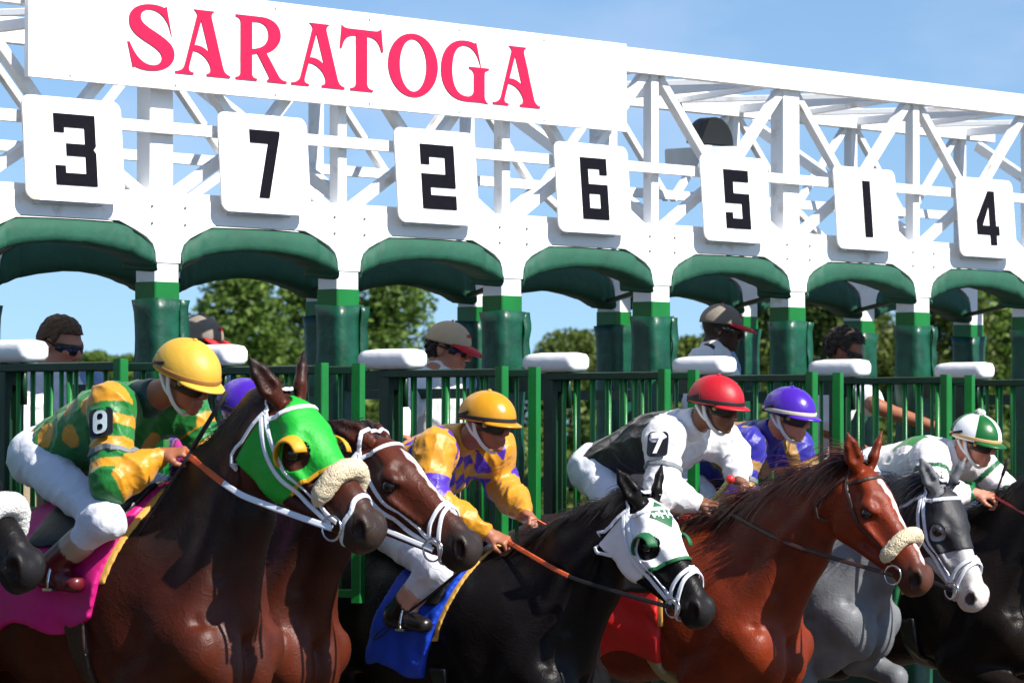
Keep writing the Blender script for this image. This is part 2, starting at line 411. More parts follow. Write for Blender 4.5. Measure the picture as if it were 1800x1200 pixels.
# posts with painted bands and vinyl pads
def pad_mesh(x, y, seed):
    r = np.random.default_rng(seed + 50); mb = MB(); seg = 26; zs = np.linspace(.35, 2.372, 38); v = []; f = []
    for i, z in enumerate(zs):
        for k in range(seg):
            a = 2 * math.pi * k / seg
            rx = .087 + .002 * math.sin(3 * a + z * 5 + seed) + .003 * math.sin(z * 17 + 2 * a) + (.006 if i == len(zs) - 1 else 0)
            e = 5.0; ca, sa = math.cos(a), math.sin(a); q = (abs(ca) ** e + abs(sa) ** e) ** (-1 / e)
            v.append((x + rx * q * ca, y + rx * .98 * q * sa, z + .004 * math.sin(2 * a + seed)))
    for i in range(len(zs) - 1):
        for k in range(seg): f.append((i * seg + k, i * seg + (k + 1) % seg, (i + 1) * seg + (k + 1) % seg, (i + 1) * seg + k))
    f.append(tuple((len(zs) - 1) * seg + k for k in range(seg)))
    return v, f
def flap_mesh(x, y, seed):
    zs = np.linspace(2.02, 2.368, 14); v = []; f = []
    for i, z in enumerate(zs):
        o = .008 * math.sin(z * 31 + seed) + .006 * math.sin(z * 57 + seed * 2)
        w = .062 + .02 * (z - 2.2) + .006 * math.sin(z * 40 + seed)
        for (a, b) in ((.050, -.094 + o * .6), (.050 + w, -.080 + o * .3), (.053 + w, -.070 + o * .3), (.050, -.084 + o * .6)): v.append((x + a, y + b, z))
    for i in range(len(zs) - 1):
        for k in range(4): f.append((i * 4 + k, i * 4 + (k + 1) % 4, (i + 1) * 4 + (k + 1) % 4, (i + 1) * 4 + k))
    f += [(3, 2, 1, 0), tuple(len(v) - 4 + k for k in range(4))]
    return v, f
for row, Y in enumerate((0, DEP)):
    for n in range(N0, N1 + 1):
        x = GX(n); y = Y + .065
        po = MB().box(x - HW + .001, x + HW - .001, Y, Y + .13, .005, 2.535, bev=.006).build('post', m_white, gate)
        MB().box(x - HW - .002, x + HW + .002, Y - .003, Y + .133, .01, 2.446, bev=.006).build('paint_band', m_green, po)
        v, f = pad_mesh(x + .005, y, n * 3 + row); pd = mesh('pad', v, f, m_vinyl, po, True)
        if row == 0: v, f = flap_mesh(x + .005, y, n * 1.7); mesh('pad_flap', v, f, m_vinyl, po, True)

# padded vinyl rolls hung in the arches
def roll(n, Y, dy0, dy1, seed, hang=0.0):
    xa, xb = GX(n) + HW + .003, GX(n + 1) - HW - .003; A = arch(xa, xb, .006)
    top = spline([(a, 0, z) for a, z in A], 40); v = []; f = []
    W_ = 12
    for i, (px, _, pz) in enumerate(top):
        t = (px - xa) / (xb - xa); zb = 2.600 - hang - .075 * (2 * t - 1) ** 2 - .012 * (2 * t - 1) ** 4 + .002 * math.sin(i * .9 + seed)
        th = max(pz - zb, .035); zb = pz - th
        wr = .004 * math.sin(i * 1.3 + seed) + .003 * math.sin(i * 2.9 + 2 * seed)
        prof = [(dy0 + .075, pz), (dy0 + .025, pz - .002 + wr * .2), (dy0 + .010, pz - th * .12), (dy0 + .004 + wr, pz - th * .42), (dy0 + wr, pz - th * .70), (dy0 + .006 + wr, pz - th * .90), (dy0 + .03, zb),
                (dy0 + .09, zb + .004), (dy1 - .05, zb + .012), (dy1 - .01, pz - th * .6), (dy1, pz - th * .3), (dy1 - .03, pz)]
        for yy, zz in prof: v.append((px, Y + yy, zz))
    for i in range(len(top) - 1):
        for k in range(W_): f.append((i * W_ + k, (i + 1) * W_ + k, (i + 1) * W_ + (k + 1) % W_, i * W_ + (k + 1) % W_))
    f.append(tuple(range(W_))); f.append(tuple((len(top) - 1) * W_ + k for k in range(W_))[::-1])
    mesh('arch_roll', v, f, m_canv, gate, True)
for n in range(N0, N1):
    roll(n, 0, -.014, .21, n); roll(n, DEP, -.014, .21, n + 20, .055)
    MB().beam((GX(n) + .35, .12, 2.59), (GX(n) + 1.0, DEP - .02, 2.50), .022, .022).build('stay_bar', m_rub, gate)

# SARATOGA sign
SY = -.05
sg = MB().box(-.835, 3.135, SY, SY + .03, 3.288, 3.728, bev=.003).build('sign_panel', m_white, gate)
GL = {
 'S': (.66, [[('M', .55, .97), ('L', .605, .64), ('C', .57, .80, .46, .93, .32, .93), ('C', .23, .93, .175, .87, .175, .795), ('C', .175, .71, .27, .655, .38, .59), ('C', .56, .485, .66, .41, .66, .265), ('C', .66, .10, .50, 0, .31, 0), ('C', .23, 0, .16, .015, .10, .045), ('L', .075, .025), ('L', .0, .40), ('L', .02, .40), ('C', .09, .20, .21, .075, .34, .075), ('C', .44, .075, .49, .13, .49, .205), ('C', .49, .29, .41, .345, .29, .415), ('C', .10, .52, .02, .60, .02, .745), ('C', .02, .90, .16, 1.0, .34, 1.0), ('C', .42, 1, .48, .985, .52, .965), ('L', .55, .985)]]),
 'A': (.78, [[('M', .27, 1.0), ('C', .31, .96, .32, .93, .305, .88), ('L', .135, .13), ('C', .115, .06, .06, .03, 0, .025), ('L', 0, 0), ('L', .25, 0), ('L', .25, .025), ('C', .19, .03, .175, .06, .185, .12), ('L', .245, .37), ('C', .37, .37, .48, .25, .505, .13), ('C', .515, .06, .49, .03, .45, .025), ('L', .45, 0), ('L', .78, 0), ('L', .78, .025), ('C', .72, .04, .69, .08, .675, .15), ('L', .51, .89), ('C', .50, .94, .515, .97, .55, 1.0)], [('M', .262, .45), ('L', .365, .87), ('L', .49, .33), ('C', .43, .42, .35, .46, .262, .45)]]),
 'R': (.76, [[('M', 0, 1), ('L', .38, 1), ('C', .57, 1, .67, .88, .67, .74), ('C', .67, .60, .57, .49, .45, .45), ('L', .63, .12), ('C', .66, .06, .70, .03, .76, .025), ('L', .76, 0), ('L', .48, 0), ('L', .48, .025), ('C', .51, .035, .51, .07, .49, .11), ('L', .325, .43), ('L', .235, .41), ('L', .235, .11), ('C', .235, .055, .26, .03, .31, .025), ('L', .31, 0), ('L', 0, 0), ('L', 0, .025), ('C', .05, .03, .075, .06, .075, .11), ('L', .075, .88), ('C', .075, .94, .05, .965, 0, .975)], [('M', .235, .92), ('L', .33, .925), ('C', .44, .92, .495, .84, .495, .735), ('C', .495, .59, .41, .505, .235, .485)]]),
 'T': (.70, [[('M', .03, 1.02), ('C', .06, .985, .10, .98, .16, .98), ('L', .54, .98), ('C', .60, .98, .64, .985, .67, 1.02), ('L', .70, .66), ('L', .68, .66), ('C', .65, .81, .58, .885, .45, .89), ('L', .435, .89), ('L', .435, .13), ('C', .435, .06, .47, .03, .53, .025), ('L', .53, 0), ('L', .17, 0), ('L', .17, .025), ('C', .23, .03, .265, .06, .265, .13), ('L', .265, .89), ('C', .13, .89, .05, .82, .02, .66), ('L', 0, .66)]]),
 'O': (.80, None),
 'G': (.80, [[('M', .585, .985), ('L', .65, .66), ('C', .60, .83, .51, .925, .40, .925), ('C', .25, .925, .175, .76, .175, .5), ('C', .175, .22, .27, .075, .43, .075), ('C', .51, .075, .555, .12, .555, .20), ('L', .555, .44), ('C', .555, .51, .52, .545, .47, .55), ('L', .47, .575), ('L', .80, .575), ('L', .80, .55), ('C', .745, .54, .725, .51, .725, .46), ('L', .725, .10), ('C', .73, .05, .75, .02, .78, -.01), ('C', .66, .01, .56, 0, .43, 0), ('C', .15, 0, 0, .2, 0, .5), ('C', 0, .8, .16, 1, .38, 1), ('C', .46, 1, .52, .99, .56, .965)]]),
}
LET = [('S', 224, 305), ('A', 308, 403), ('R', 414, 502), ('A', 512, 604), ('T', 597, 672), ('O', 682, 768), ('G', 775, 858), ('A', 866, 948)]
for ch, xl, xr in LET:
    yb = 118 + (xl - 224) * .115
    X0 = onY(xl, yb, SY)[0]; X1 = onY(xr, yb, SY)[0]; wd, cs = GL[ch]
    if cs is None:
        th = np.linspace(0, 2 * math.pi, 48, endpoint=False)
        cs = [[(.4 + .4 * math.cos(a), .5 + .515 * math.sin(a)) for a in th], [(.4 + .225 * math.cos(a), .5 + .435 * math.sin(a)) for a in th]]
    else: cs = [path2d(c) for c in cs]
    v, f = fill2d(cs, lambda u, w, t: (X0 + u / wd * (X1 - X0), SY - .0025 + t, 3.363 + .287 * w), .005, bold=.005)
    mesh('sign_letter', v, f, m_red, sg)
bo = [(x, z) for x in np.arange(-.6, 3.1, .62) for z in (3.31, 3.70)]
for x, z in bo: MB().tube([(x, SY, z), (x, SY - .005, z)], .006, 6).build('bolt', m_grey, sg)

# number boards
DG = {
 '3': (.235, [[(0, 1.4), (1, 1.4), (1, .79), (.94, .72), (1, .65), (1, 0), (0, 0), (0, .38), (.24, .38), (.24, .24), (.74, .24), (.74, .58), (.28, .58), (.28, .82), (.74, .82), (.74, 1.14), (.24, 1.14), (.24, 1.03), (0, 1.03)]]),
 '7': (.19, [[(0, 1.4), (1, 1.4), (1, 1.33), (.55, 0), (.22, 0), (.60, 1.13), (0, 1.13)]]),
 '2': (.235, [[(0, 1.4), (1, 1.4), (1, .47), (.25, .47), (.25, .30), (1, .30), (1, 0), (0, 0), (0, .76), (.72, .76), (.72, 1.13), (.25, 1.13), (.25, .96), (0, .96)]]),
 '6': (.20, [[(0, 1.4), (1, 1.4), (1, 1.02), (.72, 1.02), (.72, 1.15), (.28, 1.15), (.28, .80), (1, .80), (1, 0), (0, 0)], [(.28, .25), (.28, .58), (.70, .58), (.70, .25)]]),
 '5': (.205, [[(0, 1.4), (1, 1.4), (1, 1.12), (.36, 1.12), (.36, .84), (1, .84), (1, 0), (0, 0), (0, .38), (.28, .38), (.28, .24), (.68, .24), (.68, .60), (0, .60)]]),
 '1': (.068, [[(0, 1.4), (1, 1.4), (1, 0), (0, 0)]]),
 '4': (.22, [[(.58, 1.4), (.86, 1.4), (.86, .50), (1, .50), (1, .26), (.86, .26), (.86, 0), (.58, 0), (.58, .26), (0, .26), (0, .62)], [(.26, .50), (.58, .50), (.58, 1.02)]]),
}
def rrect(w, h, r):
    o = []
    for cx, cy, a0 in ((w / 2 - r, h / 2 - r, 0), (-w / 2 + r, h / 2 - r, 90), (-w / 2 + r, -h / 2 + r, 180), (w / 2 - r, -h / 2 + r, 270)):
        for k in range(7): a = math.radians(a0 + 15 * k); o.append((cx + r * math.cos(a), cy + r * math.sin(a)))
    return o
TB = math.tan(math.radians(4.5))
for i, ch in enumerate('3726514'):
    xc = GX(i - .5) - .03; zc = 2.99
    fb = lambda u, w, t: (xc + u, -.056 + TB * w + t, zc + w)
    v, f = fill2d([rrect(.565, .445, .045)], fb, .008); nb = mesh('number_board', v, f, m_white, gate)
    wd, cs = DG[ch]; hh = .305; k = hh / 1.4
    fd = lambda u, w, t: (xc + (u - .5) * wd + .005, -.0625 + TB * (w * k - hh / 2) + t, zc + w * k - hh / 2)
    v, f = fill2d(cs, fd, .004); mesh('digit', v, f, m_black, nb)
    MB().box(xc - .19, xc + .17, -.052, -.010, 2.756, 2.763).build('board_bracket', m_grey, nb)

# siren / light box on the rear truss
dc = onY(1248, 254, .9); hx = empty('loudspeaker_mount', dc, gate); cx, cz = dc[0], dc[2]
MB().beam((cx - .26, .9, cz - .10), (cx + .17, .9, cz - .07), .22, .13, bev=.01).build('speaker_box', m_grey, hx); v = []; f = []
for i in range(17):
    a = math.pi * i / 16
    for yy in (.86, .94): v.append((cx + .16 * math.cos(a), yy, cz + .15 * math.sin(a)))
for i in range(16): f.append((2 * i, 2 * i + 1, 2 * i + 3, 2 * i + 2))
f.append(tuple(range(0, 34, 2))[::-1]); f.append(tuple(range(1, 34, 2))); f.append((0, 32, 33, 1))
mesh('speaker_dome', v, f, m_rub, hx)

# padded bumpers on the partition noses, arms, and open front doors
def bumper():
    mb = MB(); ys = [-.118, -.128, -.16, -.20, -.40, -.425, -.438, -.440]; hh = [.030, .042, .052, .056, .056, .050, .034, .012]; bot = 2.072; v = []; f = []; seg = 14
    for y, h in zip(ys, hh):
        w = .075 * min(1, h / .045)
        for k in range(seg):
            a = 2 * math.pi * k / seg; ca, sa = math.cos(a), math.sin(a); e = 4; q = (abs(ca) ** e + abs(sa) ** e) ** (-1 / e)
            v.append((w * q * ca, y, bot + .047 + h * .85 * q * sa))
    for i in range(len(ys) - 1):
        for k in range(seg): f.append((i * seg + k, (i + 1) * seg + k, (i + 1) * seg + (k + 1) % seg, i * seg + (k + 1) % seg))
    f.append(tuple(range(seg))); f.append(tuple((len(ys) - 1) * seg + k for k in range(seg))[::-1])
    return v, f
def door(ang, L=.70, zt=2.052, zb=1.10, xoff=0.0):
    'open front door hinged at the partition nose, swung ang degrees from straight out'
    a = math.radians(ang); d = np.array([math.sin(a), -math.cos(a), 0]); h = np.array([xoff, -.272, 0]); nrm = np.array([math.cos(a), math.sin(a), 0])
    Z = np.array([0, 0, 1.0]); e = h + d * L
    top = MB().beam(h + Z * zt, e + Z * zt, .045, .035, bev=.004).build('door', m_dgreen, gate)
    MB().beam(h + Z * zb, e + Z * zb, .045, .035, bev=.004).build('bottom_rail', m_green, top)
    MB().beam(h - d * .0 + Z * (zb - .45), h + Z * (zt - .018), .045, .06, up=d, bev=.004).build('hinge_stile', m_dgreen, top)
    MB().beam(e + Z * (zb - .04), e + Z * (zt + .028), .046, .046, up=d, bev=.004).build('end_stile', m_green, top)
    nb = 8
    for i in range(1, nb):
        p = h + d * (L * i / nb); w = .0095 if i % 3 else .014
        MB().tube([p + Z * (zb + .0), p + Z * (zt - .01)], w, 8).build('door_bar', m_green, top, True)
    return top
v, f = bumper(); base_parts = [mesh('bumper_pad', v, f, m_pad, gate, True)]
base_parts.append(MB().box(-.035, .035, -.30, -.005, 1.98, 2.068, bev=.004).build('nose_arm', m_dgreen, gate))
for zz in (1.15, .55): base_parts.append(MB().box(-.03, .03, -.30, 0, zz, zz + .06, bev=.004).build('nose_arm', m_dgreen, gate))
for yy in (-.24, -.36): base_parts.append(MB().tube([(0, yy, 1.9), (0, yy, 2.085)], .014, 8).build('bumper_stud', m_dgreen, gate, True))
base_parts.append(door(0, xoff=-.03)); base_parts.append(door(16, xoff=.03))
for zz in (1.0, 1.5, 1.95):
    base_parts.append(MB().box(-.02, .02, .13, DEP, zz, zz + .05, bev=.004).build('partition_rail', m_dgreen, gate))
base_parts.append(MB().box(-.012, .012, .13, DEP, .3, .98).build('partition_panel', m_dgreen, gate))
base_parts.append(MB().box(-.14, .14, .14, DEP - .01, .50, .54).build('footboard', m_dgreen, gate))
for n in range(N0, N1 + 1):
    for b in base_parts:
        if n == N1: b.location = Vector(b.location) + Vector((GX(n), 0, 0))
        else: copy_tree(b, (GX(n), 0, 0), gate)

# ---------------------------------------------------------------- ground
m_dirt = mat('track_dirt', (.10, .072, .05), .95, col2=(.065, .046, .032), vscale=2.2, bump=.8, bscale=18)
m_grass = mat('infield_grass', (.045, .10, .02), .95, col2=(.07, .13, .03), vscale=.6, bump=.6, bscale=30)
g = mesh('ground', [(-900, -900, -.02), (900, -900, -.02), (900, 1500, -.02), (-900, 1500, -.02)], [(0, 1, 2, 3)], m_grass); tag(g, kind='structure')
nx = 60; v = []; f = []
for i in range(nx):
    for j in range(nx):
        x = -30 + 60 * i / (nx - 1); y = -24 + 36 * j / (nx - 1); v.append((x, y, .012 * math.sin(x * 2.1 + y) * math.sin(y * 2.7 - x * .4) - .0))
for i in range(nx - 1):
    for j in range(nx - 1): f.append((i * nx + j, (i + 1) * nx + j, (i + 1) * nx + j + 1, i * nx + j + 1))
t = mesh('track', v, f, m_dirt, None, True); tag(t, kind='structure')

# ---------------------------------------------------------------- trees
def leafmat(name, c1, c2, c3):
    m = bpy.data.materials.new(name); m.use_nodes = True; n = m.node_tree.nodes; l = m.node_tree.links; b = n['Principled BSDF']
    b.inputs['Roughness'].default_value = .55; b.inputs['Specular IOR Level'].default_value = .3
    a = n.new('ShaderNodeAttribute'); a.attribute_name = 'tone'; r = n.new('ShaderNodeValToRGB')
    r.color_ramp.elements[0].color = (*c1, 1); r.color_ramp.elements[1].color = (*c3, 1)
    e = r.color_ramp.elements.new(.5); e.color = (*c2, 1)
    l.new(a.outputs['Fac'], r.inputs[0]); l.new(r.outputs[0], b.inputs['Base Color'])
    tr = n.new('ShaderNodeBsdfTranslucent'); l.new(r.outputs[0], tr.inputs['Color']); mx = n.new('ShaderNodeMixShader'); mx.inputs[0].default_value = .3
    l.new(b.outputs[0], mx.inputs[1]); l.new(tr.outputs[0], mx.inputs[2]); l.new(mx.outputs[0], n['Material Output'].inputs['Surface'])
    return m
L_dec = leafmat('broad_leaf', (.045, .085, .012), (.095, .165, .026), (.17, .24, .048))
L_oli = leafmat('olive_leaf', (.05, .08, .012), (.10, .145, .026), (.18, .22, .048))
L_pin = leafmat('pine_needles', (.028, .055, .010), (.07, .105, .02), (.14, .165, .035))
m_bark = mat('bark', (.09, .065, .045), .9, var=.3, vscale=3, bump=.6, bscale=8)
def leaves(name, clumps, nper, size, material, parent, seed, flat=.6):
    'many leaf-sized faces gathered in clumps'
    r = np.random.default_rng(seed); P = []; T = []
    for (c, rad, tone) in clumps:
        n = int(nper * rad[0] * rad[1] * 2.2 + 12); d = r.normal(size=(n, 3)); d /= np.linalg.norm(d, axis=1, keepdims=True)
        rr = r.uniform(.35, 1.0, (n, 1)) ** .5; P.append(np.array(c) + d * rr * np.array(rad)); T.append(np.clip(tone + r.normal(0, .16, n), 0, 1))
    P = np.concatenate(P); T = np.concatenate(T); n = len(P)
    a = r.normal(size=(n, 3)); a[:, 2] *= flat; a /= np.linalg.norm(a, axis=1, keepdims=True)
    b = np.cross(a, r.normal(size=(n, 3))); b /= np.linalg.norm(b, axis=1, keepdims=True); sz = size * r.uniform(.6, 1.4, (n, 1))
    V = np.stack([P - a * sz, P + b * sz * .5, P + a * sz, P - b * sz * .5], 1).reshape(-1, 3); Q = np.arange(4 * n).reshape(n, 4)
    o = fastmesh(name, V, Q, material, parent); o.data.polygons.foreach_set('use_smooth', np.zeros(n, bool)); attr(o, 'tone', np.repeat(T, 4)); return o
def tree(px, ytop, D, wpx, label, material, seed, group=None, hang=0.0, shape=1.0, dens=230, size=.085, name='leafy_tree', cat='tree', stems=1):
    r = np.random.default_rng(seed); s = D / FPX; base = atD(px, 754, D); base[2] = 0; H = 1.8 + (754 - ytop) * s; Wd = wpx * s / 2
    root = empty(name, base); tag(root, label, cat, group)
    mb = MB(); tops = []
    th = H * .32; mb.tube([base + [0, 0, -.05], base + [.05, 0, th * .6], base + [.0, .05, th], base + [.1, .1, H * .75]], [.17 * H / 6, .13 * H / 6, .11 * H / 6, .03], 9)
    for i in range(9):
        a = r.uniform(0, 6.28); z0 = H * r.uniform(.22, .6); e = base + np.array([math.cos(a) * Wd * .7, math.sin(a) * Wd * .7, z0 + H * r.uniform(.15, .3)])
        mb.tube([base + [0, 0, z0], (base + [0, 0, z0] + e) / 2 + [0, 0, .12 * H * .3], e], [.05 * H / 6, .035 * H / 6, .012], 6)
    mb.build('trunk', m_bark, root, True)
    cl = []; zb = H * hang
    for i in range(int(80 * max(1, Wd / 1.7))):
        u = r.uniform(0, 1) ** .8; z = zb + (H - zb) * u; t = (z - zb) / (H - zb)
        rad = Wd * (math.sin(math.pi * min(1, .18 + .8 * t)) ** .7 if shape == 1 else (1 - t) ** .55 * .95 + .08) * r.uniform(.25, 1.0) ** .5
        a = r.uniform(0, 6.28); q = r.uniform(.24, .80) * (1 if H > 3 else .6); rz = q * r.uniform(.6, .9)
        z = min(z, H - rz * .8)
        cl.append((base + np.array([math.cos(a) * rad * .92, math.sin(a) * rad * .92, z]), (q, q, rz), r.uniform(.2, .8)))
    leaves('crown', cl, dens, size, material, root, seed + 1); return root
TG = 'trees behind the gate'
tree(425, 470, 88, 250, 'round dense green broadleaf tree seen through the stall marked 7', L_dec, 3, hang=.0)
tree(545, 492, 92, 190, 'shadowed broadleaf tree behind the padded posts between stalls 7 and 2', L_dec, 5, hang=.0)
tree(690, 480, 86, 200, 'green broadleaf tree rising behind the capped man in the stall marked 2', L_dec, 8, hang=.0)
tree(1005, 584, 95, 200, 'low yellowish green tree seen through the stall marked 6', L_oli, 12, hang=.0)
tree(1115, 602, 92, 190, 'low bushy tree beside the padded posts between stalls 6 and 5', L_oli, 14, hang=.0)
tree(1225, 596, 96, 150, 'low olive green bush behind the man in the grey cap', L_oli, 15, hang=.0)
tree(1365, 508, 84, 190, 'tall olive green pine behind the stall marked 5', L_pin, 21, hang=.0, shape=2, size=.075)
tree(1470, 492, 80, 190, 'broad olive green pine behind the stall marked 1', L_pin, 24, hang=.0, size=.075)
tree(1575, 572, 82, 150, 'smaller pine below the sky gap in the stall marked 1', L_pin, 27, hang=.0, size=.075)
tree(1668, 498, 78, 140, 'dark needled tree left behind the stall marked 4', L_pin, 31, hang=.0, size=.075)
tree(1765, 500, 80, 190, 'dense green tree filling the right of the stall marked 4', L_dec, 33, hang=.0)
tree(1300, 540, 98, 150, 'hazy olive green tree between the man in the grey cap and the pines', L_oli, 51, hang=.0)
tree(1515, 530, 92, 150, 'olive green pine crown behind the curly haired man', L_pin, 53, hang=.0, size=.075)
tree(820, 600, 96, 170, 'low green tree behind the padded posts between stalls 2 and 6', L_dec, 55, hang=.0)
tree(165, 622, 110, 50, 'thin low sapling beyond the man in dark sunglasses', L_dec, 41, hang=.0, size=.1)
tree(225, 628, 105, 70, 'low round bush beside the first green padded post', L_dec, 43, hang=.0, size=.1)
r = np.random.default_rng(77); cl = []
for i in range(780):
    px = r.uniform(-900, 2600); D = r.uniform(64, 70); p = atD(px, 754, D); top = 2.25 + .25 * math.sin(px * .02) + .15 * math.sin(px * .07)
    p[2] = r.uniform(.1, top) ; q = r.uniform(.3, .5); cl.append((p, (q, q, q * .7), r.uniform(.15, .75)))
hd = leaves('hedge', cl, 150, .09, L_oli, None, 78); tag(hd, 'long clipped olive green hedge running behind the starting gate', 'hedge', kind='stuff')

# ---------------------------------------------------------------- horses
def coatmat(name, rough=.44, sheen=.0, vein=.24, spec=.24):
    m = bpy.data.materials.new(name); m.use_nodes = True; n = m.node_tree.nodes; l = m.node_tree.links; b = n['Principled BSDF']
    a = n.new('ShaderNodeAttribute'); a.attribute_name = 'coat'
    t = n.new('ShaderNodeTexCoord'); z = n.new('ShaderNodeTexNoise'); z.inputs['Scale'].default_value = 7; z.inputs['Detail'].default_value = 6; l.new(t.outputs['Object'], z.inputs['Vector'])
    r = n.new('ShaderNodeMapRange'); r.inputs[1].default_value = .3; r.inputs[2].default_value = .7; r.inputs[3].default_value = .7; r.inputs[4].default_value = 1.25; l.new(z.outputs['Fac'], r.inputs[0])
    v = n.new('ShaderNodeVectorMath'); v.operation = 'SCALE'; l.new(a.outputs['Vector'], v.inputs[0]); l.new(r.outputs[0], v.inputs['Scale']); l.new(v.outputs[0], b.inputs['Base Color'])
    b.inputs['Roughness'].default_value = rough; b.inputs['Specular IOR Level'].default_value = spec; b.inputs['Sheen Weight'].default_value = sheen
    # sweat-ruffled hair and veins as fine relief
    z2 = n.new('ShaderNodeTexNoise'); z2.inputs['Scale'].default_value = 20; z2.inputs['Detail'].default_value = 5; z2.inputs['Distortion'].default_value = 1.2; l.new(t.outputs['Object'], z2.inputs['Vector'])
    z3 = n.new('ShaderNodeTexNoise'); z3.inputs['Scale'].default_value = 1; z3.inputs['Detail'].default_value = 3; hm = n.new('ShaderNodeMapping'); hm.inputs['Scale'].default_value = (190, 45, 110); hm.inputs['Rotation'].default_value = (.7, 0, 0); l.new(t.outputs['Object'], hm.inputs[0]); l.new(hm.outputs[0], z3.inputs['Vector'])
    w = n.new('ShaderNodeTexVoronoi'); w.feature = 'DISTANCE_TO_EDGE'; w.inputs['Scale'].default_value = 4.0
    dm = n.new('ShaderNodeMixRGB'); dm.blend_type = 'ADD'; dm.inputs[0].default_value = .55; l.new(t.outputs['Object'], dm.inputs[1]); l.new(z.outputs['Color'], dm.inputs[2]); l.new(dm.outputs[0], w.inputs['Vector'])
    mr = n.new('ShaderNodeMapRange'); mr.inputs[1].default_value = 0; mr.inputs[2].default_value = .06; mr.inputs[3].default_value = vein; mr.inputs[4].default_value = 0; l.new(w.outputs['Distance'], mr.inputs[0])
    ad = n.new('ShaderNodeMath'); ad.operation = 'MULTIPLY_ADD'; ad.inputs[1].default_value = .36; l.new(z2.outputs['Fac'], ad.inputs[0]); l.new(mr.outputs[0], ad.inputs[2])
    sc = n.new('ShaderNodeMath'); sc.operation = 'MULTIPLY_ADD'; sc.inputs[1].default_value = .42; l.new(z3.outputs['Fac'], sc.inputs[0]); l.new(ad.outputs[0], sc.inputs[2])
    bp = n.new('ShaderNodeBump'); bp.inputs['Strength'].default_value = .32; bp.inputs['Distance'].default_value = .009; l.new(sc.outputs[0], bp.inputs['Height']); l.new(bp.outputs[0], b.inputs['Normal'])
    rr = n.new('ShaderNodeMapRange'); rr.inputs[3].default_value = rough - .12; rr.inputs[4].default_value = rough + .18; l.new(z2.outputs['Fac'], rr.inputs[0]); l.new(rr.outputs[0], b.inputs['Roughness'])
    return m
M_COAT = coatmat('horse_coat'); M_BLACK = coatmat('black_horse_coat', .38, spec=.14)
m_eye = mat('horse_eye', (.004, .0025, .002), .12, coat=.2)
m_lea = mat('brown_leather', (.035, .014, .008), .45, bump=.1)
m_blea = mat('black_leather', (.008, .007, .007), .4, bump=.1)
m_nyl = mat('white_nylon_strap', (.72, .74, .80), .45, var=.05)
m_fleece = mat('cream_sheepskin', (.74, .62, .42), .95, var=.12, vscale=60, bump=.9, bscale=140)
m_wfleece = mat('white_sheepskin', (.80, .80, .78), .95, bump=.9, bscale=140)
m_steel = mat('polished_steel', (.55, .56, .58), .22, metal=1.0)
m_orub = mat('orange_rubber_grip', (.62, .10, .025), .6, bump=.3, bscale=200)
m_redr = mat('red_rein', (.35, .02, .02), .5)
m_gold = mat('tan_felt', (.60, .34, .07), .85)
def hairmat(name, col):
    return mat(name, col, .45, var=.4, vscale=20)

def smooth01(x, a, b): t = np.clip((x - a) / (b - a), 0, 1); return t * t * (3 - 2 * t)

